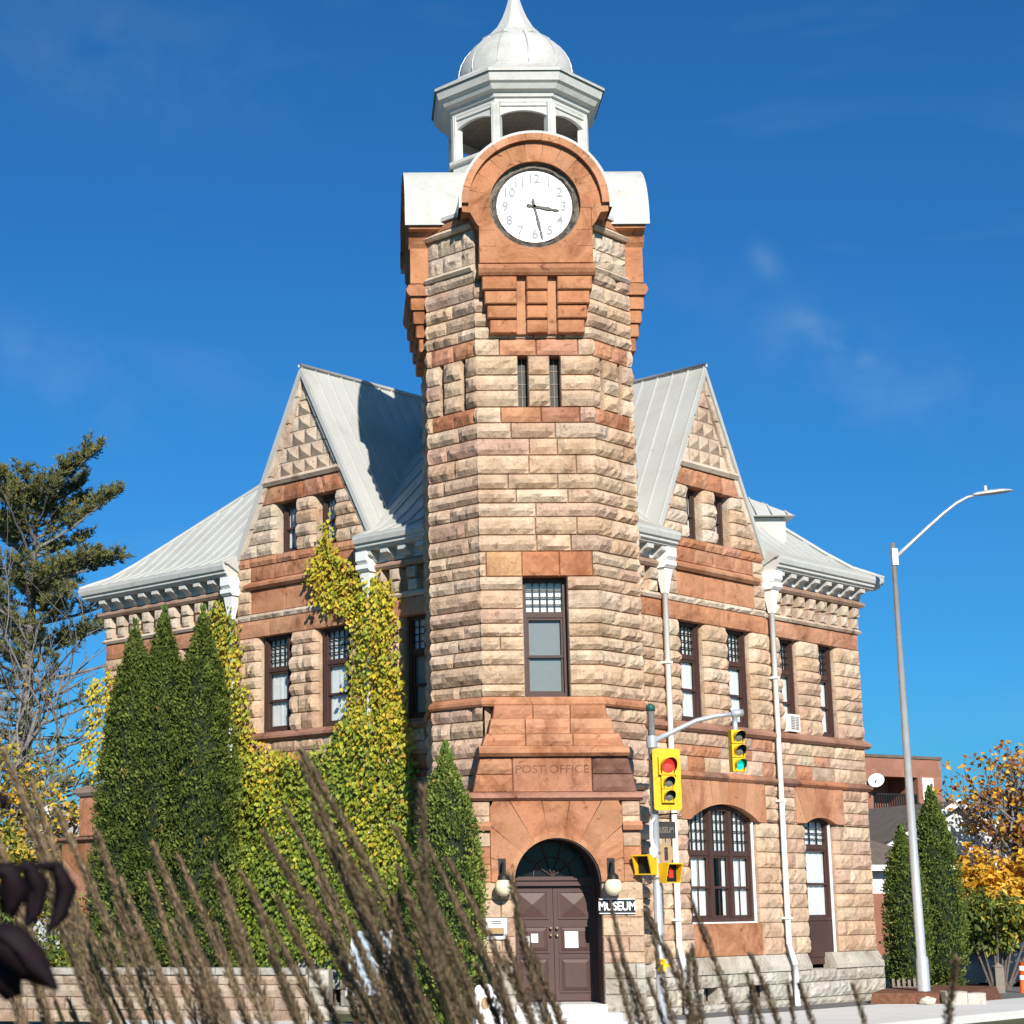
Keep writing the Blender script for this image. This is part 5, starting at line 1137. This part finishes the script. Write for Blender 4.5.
# ------------------------------------------------------------------ vegetation
G = random.Random(23)
def basis(d):
    d = d.normalized(); u = d.cross(Vector((0, 0, 1)) if abs(d.z) < .95 else Vector((1, 0, 0))).normalized(); return u, d.cross(u).normalized()
def leaf(mb, p, n, a, size, c, wide=.62, fold=.25):
    """a folded leaf: p base, a direction along, n normal"""
    a = a.normalized(); w_ = n.cross(a).normalized(); n = a.cross(w_)
    q0 = p; q1 = p+a*size*.45+w_*size*wide*.5+n*size*fold*.4; q2_ = p+a*size; q3 = p+a*size*.45-w_*size*wide*.5+n*size*fold*.4
    mb.add([tuple(q0), tuple(q1), tuple(q2_), tuple(q3)], [(0, 1, 2), (0, 2, 3)], c)
def rv(): 
    while True:
        v = Vector((G.uniform(-1, 1), G.uniform(-1, 1), G.uniform(-1, 1)))
        if .05 < v.length < 1: return v.normalized()
def vj(c, a=.18): k = 1+G.uniform(-a, a); return (c[0]*k*(1+G.uniform(-.08, .08)), c[1]*k, c[2]*k)
# --- columnar cedars
def cedar(x, y, z0, h, r, label, group, seed, n=9000, light=1.0):
    g = random.Random(seed); t = thing('cedar', label, 'tree', (x, y, z0+GZ), group)
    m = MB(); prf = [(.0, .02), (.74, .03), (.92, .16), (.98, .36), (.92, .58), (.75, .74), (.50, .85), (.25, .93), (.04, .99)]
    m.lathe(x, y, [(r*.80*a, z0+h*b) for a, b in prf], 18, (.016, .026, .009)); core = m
    def rad(u):
        for (a, b), (c, d) in zip(prf, prf[1:]):
            if u <= d: return lerp(a, c, max(0, (u-b)/(d-b)))
        return .03
    ph = [g.uniform(0, 6.28) for _ in range(8)]
    m = core
    for i in range(n//4):
        u = g.random()**.85; a = g.uniform(0, 2*math.pi)
        if u < .02: continue
        lump = 1+.06*math.sin(3*a+ph[0]+9*u)+.06*math.sin(5*a+ph[1]-23*u)+.06*math.sin(4*a+41*u*h/5+ph[2])
        R0 = r*rad(u)*lump*g.uniform(.84, 1.02); out = Vector((math.cos(a), math.sin(a), 0)); k = light*g.uniform(.75, 1.25)
        c = [(.085, .115, .020), (.12, .155, .028), (.060, .090, .016), (.15, .18, .036)][g.randrange(4)]
        if g.random() < .010: c = (.26, .17, .05)
        p0 = Vector((x+R0*math.cos(a), y+R0*math.sin(a), z0+h*u+GZ))
        d0 = (out*g.uniform(.35, .9)+Vector((0, 0, 1))*g.uniform(.3, .9)+Vector((g.uniform(-.5, .5), g.uniform(-.5, .5), 0))).normalized()
        for q in range(8):
            p = p0+Vector((g.gauss(0, .045), g.gauss(0, .045), g.gauss(0, .055)))
            d = (d0+rv()*.55).normalized(); s_ = g.uniform(.05, .118)*(1 if h > 5 else .85); k3 = k*g.uniform(.85, 1.15)
            leaf(m, p-d*s_*.3, (out+rv()*.9).normalized(), d, s_, (c[0]*k3, c[1]*k3, c[2]*k3), .5, .2)
    # a few tufts leading the tip
    for i in range(90):
        u = g.uniform(.93, 1.03); p = Vector((x+g.uniform(-.09, .09)*(1.1-u)*8, y+g.uniform(-.09, .09)*(1.1-u)*8, z0+h*u+GZ)); leaf(m, p, rv(), Vector((g.uniform(-.5, .5), g.uniform(-.5, .5), 1)), .15, (.08*light, .13*light, .026*light), .5, .2)
    m.build('crown', NEEDLE, t); b = MB(); b.tube([(x, y, z0+GZ-.15), (x, y, z0+h*.5+GZ)], [.13, .05], 8); b.build('trunk', BARK, t); return t
gl = 'tall cedars in front of the left wall'
cedar(-4.78, 43.3, -2.3, 8.45, .86, 'leftmost of the three tall cedars at the left wall', gl, 1, 16500)
cedar(-4.08, 43.0, -2.3, 8.72, .86, 'middle of the three tall cedars at the left wall', gl, 2, 16500)
cedar(-3.15, 42.4, -2.3, 8.62, .86, 'rightmost of the three tall cedars, next to the yellow ivy', gl, 3, 16500, 1.05)
cedar(1.91, 35.0, -2.3, 4.98, .68, 'small pointed bright green cedar left of the museum entrance', 'cedars around the museum', 4, 9000, 1.55)
cedar(13.85, 47.4, -2.3, 3.95, .54, 'shorter of the two cedars beside the street lamp, nearest the museum', 'cedars beside the street lamp', 5, 6500, 1.1)
cedar(14.98, 48.5, -2.3, 4.95, .64, 'taller of the two cedars beside the street lamp', 'cedars beside the street lamp', 6, 8000, 1.15)

# --- ivy on the left wall
def inside(p, poly):
    x, y = p; r = False; j = len(poly)-1
    for i in range(len(poly)):
        if (poly[i][1] > y) != (poly[j][1] > y) and x < (poly[j][0]-poly[i][0])*(y-poly[i][1])/(poly[j][1]-poly[i][1])+poly[i][0]: r = not r
        j = i
    return r
main = [(6.38, 7.34), (6.05, 7.87), (5.89, 8.55), (5.62, 7.81), (5.27, 7.38), (4.50, 6.99), (3.86, 6.71), (3.76, 5.50), (3.60, 4.20), (3.30, 3.34), (3.25, 1.07), (3.1, .06), (3.0, -1.2), (4.4, -1.5), (6.6, -1.0), (7.3, -1.5), (9.0, -1.4), (12.6, -.6), (12.8, 2.2), (9.6, 3.0), (8.98, 3.52), (8.36, 3.54), (7.6, 3.30), (6.71, 3.22), (5.95, 3.30), (5.45, 3.7), (5.12, 4.6), (5.0, 5.7), (5.3, 6.25), (6.05, 6.5)]
tong = [(10.0, 6.7), (9.6, 7.0), (9.26, 6.95), (8.80, 6.46), (8.66, 5.40), (8.40, 4.11), (8.25, 3.3), (9.9, 2.9), (10.1, 5)]
corn = [(14.5, 5.5), (13.6, 5.78), (13.0, 4.95), (12.6, 3.2), (13.8, 3.0), (14.4, 3.6)]
def wob(s, z): return .5+.5*math.sin(1.3*s+.9*z+1.7*math.sin(.7*z-.5*s))*math.cos(.8*s-1.1*z+.4)
iv = thing('ivy', 'yellow and green ivy climbing the left wall to the gable window', 'climbing plant', FL_.pt(6, -2.3, .2))
def ivy(polys, n, name):
    m = MB()
    for poly, cnt, yel in polys:
        xs = [p[0] for p in poly]; ys = [p[1] for p in poly]; k = 0
        while k < cnt:
            s, z = G.uniform(min(xs)-.15, max(xs)+.15), G.uniform(min(ys)-.1, max(ys)+.1)
            e = .16; ok = inside((s+G.gauss(0, e*.6), z+G.gauss(0, e*.6)), poly)
            if not ok: continue
            k += 1
            wv = wob(s*1.6, z*1.5); o = .08+.30*wv*G.random()+.10*G.random()+(.12 if z < 3.3 else 0)
            p = Vector(FL_.pt(s, z, o)); nrm = Vector((FL_.n[0], FL_.n[1], 0)); al = Vector((FL_.e[0], FL_.e[1], 0))
            nd = (nrm+Vector((0, 0, .5))+rv()*.75).normalized(); ad = (Vector((0, 0, -1))+al*G.uniform(-.9, .9)+nrm*G.uniform(0, .7)).normalized()
            y_ = max(0, min(1, yel(s, z)+G.uniform(-.28, .28)))
            if y_ > .55: c = G.choice([(.58, .47, .03), (.52, .45, .035), (.64, .50, .05), (.46, .43, .04), (.60, .38, .045)])
            elif y_ > .32: c = G.choice([(.34, .37, .04), (.28, .33, .035), (.40, .41, .045)])
            else: c = G.choice([(.15, .21, .026), (.19, .26, .03), (.24, .30, .035), (.10, .15, .022)])
            leaf(m, p, nd, ad, G.uniform(.06, .14), vj(c), .85, .22)
    return m.build(name, LEAF, iv)
yel_main = lambda s, z: (.66 if z > 4.2 else .30+.10*(z-1.0)*.5)+.38*(wob(s, z*.8)-.5)-(.12 if z < .8 else 0)
ivy([(main, 28000, yel_main), (tong, 2100, lambda s, z: .62+.4*(wob(s, z)-.5)), (corn, 900, lambda s, z: .85)], 0, 'foliage')
m = MB()
for i in range(46):
    s = G.choice([G.uniform(3.2, 7.6), G.uniform(7.6, 12)]); z = -2.3; pts = [FL_.pt(s, z, .12)]
    top = G.uniform(-.8, 1.5) if i > 16 else G.uniform(3, 6)
    if top > 2.5: s = G.uniform(3.5, 5.2); pts = [FL_.pt(s, z, .12)]
    while z < top: z += .45; s += G.uniform(-.14, .14); pts.append(FL_.pt(s, z, .08+G.uniform(0, .05)))
    m.tube(pts, [lerp(.024, .008, k/(len(pts)-1)) for k in range(len(pts))], 5)
m.build('stem', BARK, iv)

# --- broadleaf trees
def broad(name, label, cat, base, h, spread, bark, leaves=(), seed=1, levels=4, n0=5, up=.55, r0=.16, droop=0, trunk_h=.28, group=None, lsize=(.10, .2), twigs=True, minr=.006):
    """recursive limbs; leaves = [(count per twig, palette)]"""
    g = random.Random(seed); t = thing(name, label, cat, base, group); mb = MB(); ends = []
    def grow(p, d, L, r, lv):
        pts = [p]; q = p; k = 4 if lv < 2 else 3
        for i in range(k):
            d = (d+Vector((g.uniform(-.22, .22), g.uniform(-.22, .22), g.uniform(-.10, .18)-droop*lv*.05))).normalized(); q = q+d*L/k; pts.append(q)
        rr = [lerp(r, r*.55, i/k) for i in range(k+1)]
        mb.tube(pts, [max(minr, x) for x in rr], 7 if lv < 2 else (5 if lv < 3 else 4), cap=False)
        if lv >= levels: ends.append((pts, d)); return
        nb = n0 if lv == 0 else g.randint(3, 4)
        for i in range(nb):
            f = g.uniform(.35, 1.0) if lv else g.uniform(.55, 1.0); idx = min(k-1, int(f*k)); bp = pts[idx].lerp(pts[idx+1], f*k-idx)
            u, v = basis(d); a = 2*math.pi*(i+g.uniform(-.3, .3))/nb; sp = g.uniform(.45, 1.0)*spread
            nd = (d*up+(u*math.cos(a)+v*math.sin(a))*sp+Vector((0, 0, .25))).normalized()
            grow(bp, nd, L*g.uniform(.55, .80), max(minr, r*.55*g.uniform(.75, 1)), lv+1)
        if lv: ends.append((pts, d))
    b = Vector(base); b.z -= .1
    grow(b, Vector((g.uniform(-.08, .08), 0, 1)), h*trunk_h*1.25, r0, 0)
    mb.build('trunk', bark, t)
    lf_ = MB()
    for cnt, pal, zmin, zmax in leaves:
        for pts, d in ends:
            zz = (pts[-1].z-base[2])/h
            if not (zmin <= zz <= zmax): continue
            for i in range(g.randint(max(0, cnt-2), cnt+2)):
                f = g.random(); p = pts[-2].lerp(pts[-1], f)+Vector((g.gauss(0, .10), g.gauss(0, .10), g.gauss(0, .10)))
                k = 1+g.uniform(-.2, .2); c = g.choice(pal)
                leaf(lf_, p, Vector((g.uniform(-1, 1), g.uniform(-1, .4), g.uniform(0, 1))).normalized(), Vector((g.uniform(-1, 1), g.uniform(-1, 1), g.uniform(-1, .3))).normalized(), g.uniform(*lsize), (c[0]*k, c[1]*k, c[2]*k), .7, .3)
    if lf_.v: lf_.build('crown', LEAF, t)
    return t
ORG = [(.68, .36, .03), (.72, .42, .04), (.62, .29, .03), (.76, .48, .06)]; YLW = [(.55, .40, .05), (.48, .36, .05), (.60, .42, .06), (.30, .27, .04)]; GRN = [(.09, .13, .025), (.12, .17, .03), (.16, .20, .035)]; RBR = [(.30, .10, .04), (.36, .16, .05), (.24, .09, .04)]
broad('maple_tree', 'half bare maple with orange and rust leaves at the right edge', 'tree', (21.9, 58, GZ-2.46), 8.8, .8, GBARK, [(4, ORG+RBR, .45, .85), (3, RBR+ORG[:1], .5, 1.2)], 11, 4, 12, .7, .22, lsize=(.12, .24))
broad('ornamental_tree', 'young tree with bright orange-yellow leaves before the white house', 'tree', (17.7, 51.8, GZ-2.46), 5.3, .95, BARK, [(24, ORG, .22, .95)], 15, 3, 9, .6, .10, lsize=(.13, .26))
broad('bare_tree', 'leafless tree whose twigs rise above the brick apartment roof', 'tree', (22.2, 92, GZ-2.46), 10.5, .6, GBARK, [], 5, 4, 6, .9, .16)
broad('yellow_maple', 'grey branched maple with thin yellow leaves at the left edge', 'tree', (-9.6, 52, GZ-2.3), 10.0, .85, GBARK, [(5, YLW+ORG[:1]+GRN[2:], .1, .66), (1, YLW, .3, .8)], 31, 4, 8, .65, .22, lsize=(.12, .22))
broad('yellow_maple', 'broad maple of orange and yellow leaves between pine and cedars', 'tree', (-7.7, 51, GZ-2.3), 7.4, .9, GBARK, [(9, YLW+ORG+GRN[1:], .15, 1.0)], 61, 3, 8, .65, .14, lsize=(.12, .22))
broad('yellow_maple', 'small yellow and green leaved tree in front of the pale cottage', 'tree', (-8.2, 48, GZ-2.3), 5.6, .95, BARK, [(16, YLW+GRN+ORG[:1], .1, 1.0)], 37, 3, 7, .6, .12, lsize=(.11, .2))
def shrub(name, label, c, rx, ry, rz, n, pal, size, seed, group=None):
    g = random.Random(seed); t = thing(name, label, 'shrub', (c[0], c[1], c[2]), group); m = MB(); st = MB()
    lumps = [(Vector((g.gauss(0, .5)*rx, g.gauss(0, .5)*ry, rz*(1+g.uniform(-.55, .8)))), g.uniform(.28, .5)) for _ in range(15)]
    for i in range(n):
        l, s = lumps[g.randrange(len(lumps))]; d = rv(); p = Vector(c)+l+Vector((d.x*rx*s, d.y*ry*s, d.z*rz*s))*g.uniform(.55, 1.08)
        if p.z < c[2]+.15: continue
        k = g.uniform(.75, 1.25); cc = g.choice(pal if (l.x+g.gauss(0, .3)*rx) > -.1*rx else pal[:max(1, len(pal)//2)])
        leaf(m, p, (d+rv()*.6+Vector((0, -.2, .4))).normalized(), (Vector((0, 0, -.6))+rv()).normalized(), g.uniform(*size), (cc[0]*k, cc[1]*k, cc[2]*k), .5, .25)
    for l, s in lumps: st.tube([(c[0]+l.x*.1, c[1], min(c[2]-.1, -.2)), tuple(Vector(c)+l*.6), tuple(Vector(c)+l)], [.04, .025, .01], 5)
    m.build('foliage', LEAF, t); st.build('stem', BARK, t); return t
shrub('spreading_bush', 'spreading green bush turning yellow over the grey car', (17.1, 50.6, GZ-1.45), 1.45, 1.0, .85, 5200, [(.09, .12, .02), (.11, .15, .025), (.15, .18, .03), (.36, .32, .04), (.48, .38, .05)], (.12, .24), 3)
shrub('evergreen_shrub', 'dark green shrub at the far left behind the grass plumes', (-7.2, 45.5, GZ-2.3), 1.5, 1.0, 1.3, 4200, GRN+[(.30, .28, .04)], (.10, .19), 8)
shrub('yellow_shrub', 'yellow-green shrub below the yellow maple at the left edge', (-9.2, 47.5, GZ-2.3), 1.6, 1.2, 2.2, 4200, GRN[1:]+YLW, (.10, .2), 9)
# --- white pine behind the left corner
def pine(base, h, label, seed):
    g = random.Random(seed); t = thing('pine_tree', label, 'tree', base); w_ = MB(); f = MB(); b = Vector(base)
    w_.tube([tuple(b+Vector((0, 0, -.1))), tuple(b+Vector((.15, 0, h*.5))), tuple(b+Vector((.3, 0, h*.98)))], [.30, .20, .05], 9)
    def tuft(p, d, s):
        for k in range(9):
            v = (d*.7+rv()*.95+Vector((0, 0, .25))).normalized(); sd_ = v.cross(rv()).normalized()*.015
            k2 = g.uniform(.75, 1.25); c = g.choice([(.13, .14, .045), (.17, .17, .055), (.09, .105, .04), (.22, .19, .06)])
            L = s*g.uniform(.7, 1.2); f.add([tuple(p-sd_), tuple(p+sd_), tuple(p+v*L+sd_*.5), tuple(p+v*L-sd_*.5)], [(0, 1, 2, 3)], (c[0]*k2, c[1]*k2, c[2]*k2))
    for i in range(74):
        f_ = (i+g.random())/74; z = h*lerp(.30, .97, f_**.9); a = i*2.4+g.uniform(-.5, .5)
        L = lerp(4.9, 2.5, max(0, f_-.45)/.55)*g.uniform(.6, 1.1); d = Vector((math.cos(a), math.sin(a), g.uniform(.0, .30)+(.30 if f_ > .75 else 0))).normalized()
        p = b+Vector((.3*z/h, 0, z)); pts = [p]
        for k in range(8):
            d = (d+Vector((g.uniform(-.16, .16), g.uniform(-.16, .16), g.uniform(-.06, .13)))).normalized(); pts.append(pts[-1]+d*L/8)
        w_.tube(pts, [lerp(.065, .012, k/8) for k in range(9)], 5, cap=False)
        dens = g.uniform(.75, 1) if f_ > .42 else g.choice((0, .12, .4))
        for k in range(2, 9):
            for q in range(4):
                if g.random() > dens: continue
                sdv = d.cross(Vector((0, 0, 1))).normalized()*g.choice((-1, 1)); sb = pts[k-1].lerp(pts[k], g.random()); L2 = g.uniform(.45, 1.15)*(1.1-.06*k)
                dd = (sdv*g.uniform(.2, .9)+d*g.uniform(.4, .9)+Vector((0, 0, g.uniform(.15, .65)))).normalized(); e = sb+dd*L2
                w_.tube([sb, sb.lerp(e, .5)+Vector((0, 0, -.04)), e], [.013, .009, .005], 4, cap=False)
                for j in range(7): tuft(sb.lerp(e, .35+.11*j)+rv()*.10, (dd*.4+Vector((0, 0, .7))+rv()*.3).normalized(), .17)
        if dens > .2:
            for j in range(6): tuft(pts[-1]-d*.1*j+rv()*.06, (d*.5+Vector((0, 0, .6))).normalized(), .18)
    w_.build('trunk', GBARK, t); f.build('crown', NEEDLE, t); return t
pine((-10.2, 60, GZ-2.4), 15.9, 'tall white pine with upswept branches behind the left corner', 5)
broad('bare_tree', 'grey leafless tree tangled with the pine at the left edge', 'tree', (-9.9, 56, GZ-2.4), 14.5, .8, GBARK, [(1, YLW[1:2]+[(.30, .22, .10)], .2, .6)], 44, 4, 8, .72, .2, trunk_h=.34)

# ------------------------------------------------------------------ foreground: plume grass and dark leaves near the camera
def plume_mesh(L, seed, wdt, tone=1.0):
    g = random.Random(seed); m = MB(); cv = g.choice((-1, 1))*g.uniform(.02, .11)
    pt = lambda u: Vector((cv*L*u*u, 0, L*u))
    m.tube([tuple(pt(k/6)+Vector((0, 0, -.5 if k == 0 else 0))) for k in range(7)], [.0022, .002, .0018, .0016, .0013, .001, .0006], 5, (.17, .125, .075))
    n = int(780*L/.30)
    for i in range(n):
        u = g.random()**.9; env = wdt*(min(1, u/.12)**.6)*(1-u)**.55*g.uniform(.35, 1.12)*(1+.16*math.sin(u*23+seed)+.12*math.sin(u*57+2*seed))
        a = g.uniform(0, 6.283); p = pt(u); od = Vector((math.cos(a), math.sin(a), 0)); d = (od*g.uniform(.22, .55)+Vector((0, 0, 1))).normalized()
        q = p+od*env*.75; l = g.uniform(.008, .018); w_ = d.cross(od).normalized()*g.uniform(.0006, .0014)
        c = g.choice([(.155, .108, .062), (.12, .082, .048), (.20, .145, .088), (.085, .058, .036)]); k = g.uniform(.8, 1.2)*tone
        m.add([tuple(q-w_*.5), tuple(q+d*l*.5+w_), tuple(q+d*l), tuple(q+d*l*.5-w_)], [(0, 1, 2, 3)], (c[0]*k, c[1]*k, c[2]*k))
        if g.random() < .35: m.add([tuple(p-w_*.4), tuple(p+w_*.4), tuple(q+w_*.4), tuple(q-w_*.4)], [(0, 1, 2, 3)], (.13, .09, .055))
    return m
protos = ([], [])
def plume(parent, tip, root, k):
    """place a plume whose axis runs root -> tip (world points)"""
    tip, root = Vector(tip), Vector(root); d = tip-root; L = d.length
    tan = k < 24; pl_ = protos[tan]
    if len(pl_) < 5:
        o = plume_mesh(.30, 50+len(pl_)+10*tan, .0095, 2.2 if tan else 1.6).build('plume', PLUME, None, (0, 0, 0)); pl_.append(o)
    else:
        o = pl_[k % 5].copy(); col.objects.link(o)
    o.parent = parent; o.location = root-parent.location; o.rotation_mode = 'QUATERNION'; o.rotation_quaternion = d.to_track_quat('Z', 'Y')
    s = L/.30; wd = G.uniform(.75, 1.15)*(.8 if k > 70 else 1); o.scale = (wd*lerp(1, s, .4), wd*lerp(1, s, .4), s)
    return o
# clumps listed as (label, [(tip x, tip y, root x, root y, distance)]) in the photograph's pixels, each at its own distance
clumps = [
 ('tall plume grass clump at the left edge below the dark leaves', [(2, 755, 72, 960, 1.9), (20, 800, 95, 1000, 2.1), (62, 815, 128, 1010, 2.0), (-20, 800, 40, 1000, 1.8), (95, 835, 150, 1020, 2.2), (40, 870, 96, 1050, 1.9), (10, 900, 50, 1060, 2.2), (75, 900, 140, 1060, 2.3)]),
 ('plume grass clump in front of the three cedars', [(150, 848, 215, 1035, 2.0), (118, 880, 178, 1050, 2.2), (182, 860, 240, 1040, 2.3), (208, 868, 262, 1060, 2.1), (135, 930, 190, 1080, 2.0), (170, 925, 225, 1080, 2.4), (100, 940, 150, 1090, 2.1), (225, 880, 275, 1070, 1.9)]),
 ('dark plume grass clump in front of the ivy wall', [(312, 750, 398, 965, 1.9), (300, 764, 378, 980, 2.0), (272, 835, 345, 1000, 1.8), (292, 812, 372, 1010, 2.2), (240, 888, 300, 1060, 1.7), (250, 875, 318, 1050, 2.1), (330, 850, 405, 1050, 2.0), (285, 900, 345, 1075, 1.9), (318, 900, 380, 1080, 2.2)]),
 ('thickest plume grass clump left of the entrance', [(402, 792, 432, 980, 1.6), (410, 830, 470, 1030, 1.8), (395, 870, 455, 1060, 1.9), (360, 862, 430, 1060, 1.7), (436, 850, 505, 1050, 2.1), (378, 900, 430, 1080, 2.0), (425, 900, 480, 1085, 1.8), (350, 930, 405, 1095, 1.9)]),
 ('plume grass clump in front of the museum entrance', [(455, 862, 525, 1040, 2.2), (495, 878, 545, 1060, 2.0), (468, 905, 520, 1075, 2.3), (502, 940, 545, 1090, 2.1), (525, 925, 575, 1085, 2.2), (556, 990, 580, 1100, 2.0), (480, 950, 525, 1100, 1.9), (447, 930, 498, 1090, 2.0)]),
 ('plume grass clump right of the entrance by the signal pole', [(608, 905, 650, 1060, 2.1), (618, 940, 642, 1080, 2.0), (632, 962, 672, 1090, 2.2), (640, 925, 690, 1080, 2.3), (662, 912, 706, 1050, 2.0), (688, 948, 712, 1080, 2.1), (700, 900, 748, 1060, 2.0), (655, 980, 690, 1110, 2.2), (672, 955, 700, 1090, 1.9)]),
 ('sparse plume grass stems in front of the big arched window', [(767, 955, 792, 1075, 2.1), (785, 985, 808, 1095, 2.2), (756, 975, 778, 1090, 2.3), (808, 985, 832, 1095, 2.0), (735, 985, 765, 1100, 2.1)]),
 ('single brown plume stems before the lamp planter', [(866, 985, 876, 1085, 2.0), (951, 960, 942, 1085, 1.7)]),
]
kk = 0
for lab, lst in clumps:
    c = at(lst[0][2], 1000, 2.0); t = thing('ornamental_grass', lab, 'grass plant', (c[0], c[1], .35), 'ornamental grass clumps near the camera')
    st = MB()
    lst = [(a_, b_, a_+(c_-a_)*(1.25 if a_ < 560 else 1.0), d_, e_) for a_, b_, c_, d_, e_ in lst]
    for (tx, ty, rx, ry, D) in lst:
        tip, root = at(tx, ty, D), at(rx, ry, D+.05); plume(t, tip, root, kk); kk += 1
        d = Vector(root)-Vector(tip); d.normalize(); p0 = Vector(root); gpt = Vector((p0.x+d.x*.9, p0.y+.05, .4)); st.tube([p0, p0+d*.35, gpt], [.0022, .003, .004], 5, (.17, .14, .07))
    # a second, finer rank behind
    for (tx, ty, rx, ry, D) in (lst if lst[0][0] > 560 else lst+lst):
        if G.random() < (.88 if tx > 560 else .62): continue
        if tx > 730: continue
        dx = G.uniform(-30, 30); dy = G.uniform(25, 95); tip, root = at(tx+dx, ty+dy, D+.35), at(rx+dx+G.uniform(-14, 14), ry+dy+25, D+.4); plume(t, tip, root, kk); kk += 1
        p0 = Vector(root); st.tube([p0, (p0.x+.1, p0.y+.05, .4)], [.0022, .004], 5, (.17, .14, .07))
    st.build('stem', PLUME, t)
slab('planting_bed', [(-6, .9), (9, .9), (9, 3.4), (-6, 3.4)], -2.46, -1.88, SOIL)
t = thing('dark_leaved_plant', 'out of focus purple-black curled leaves at the left edge', 'plant', (-.23, .95, .42)); 
def curl(pix, D, wpx, name='leaf'):
    """a drooping leaf blade along pixel points, wpx half widths"""
    m = MB(); vs = []; n = len(pix)
    for i, ((x, y), w_) in enumerate(zip(pix, wpx)):
        a = pix[max(0, i-1)]; b = pix[min(n-1, i+1)]; tx, ty = b[0]-a[0], b[1]-a[1]; l = math.hypot(tx, ty); nx_, ny_ = -ty/l, tx/l
        for k in (-1, -.5, 0, .5, 1): vs.append(at(x+nx_*w_*k*(1+.16*math.sin(i*2.3+k*3)), y+ny_*w_*k*(1+.16*math.sin(i*2.9+k*2)), D+.005*abs(k)-.004*math.sin(i*1.7)))
    m.add(vs, [(5*i+k, 5*i+k+1, 5*(i+1)+k+1, 5*(i+1)+k) for i in range(n-1) for k in range(4)], (1, 1, 1), True); o = m.build(name, DLEAF, t)
    md = o.modifiers.new('thick', 'SOLIDIFY'); md.thickness = .0012; return o
curl([(-12, 868), (8, 872), (14, 890), (8, 915)], .95, [6, 12, 15, 8]); curl([(10, 868), (28, 866), (36, 885), (34, 912), (26, 926)], .97, [2, 8, 12, 10, 3])
curl([(34, 864), (56, 868), (66, 888), (60, 914), (47, 934)], 1.0, [2, 8, 10, 9, 2]); curl([(-14, 928), (10, 945), (30, 962), (58, 990)], .92, [10, 22, 19, 2]); curl([(-10, 955), (4, 975), (14, 998)], .94, [20, 22, 8]); curl([(-8, 795), (4, 800), (3, 810)], .93, [5, 7, 4])
m = MB(); m.tube([at(-14, 926, .915), at(10, 944, .915), at(30, 962, .915), at(54, 987, .92)], .0007, 4); m.tube([at(10, 869, .965), at(28, 868, .962), at(36, 886, .965), at(30, 920, .968)], .0006, 4)
m.tube([at(-30, 885, .96), at(20, 866, .97), at(60, 864, 1.0)], [.0022, .0018, .001], 6); m.tube([at(-30, 885, .96), at(-80, 1000, .97), (-.30, .97, .45)], [.0025, .004, .006], 6); m.build('stem', DLEAF, t)
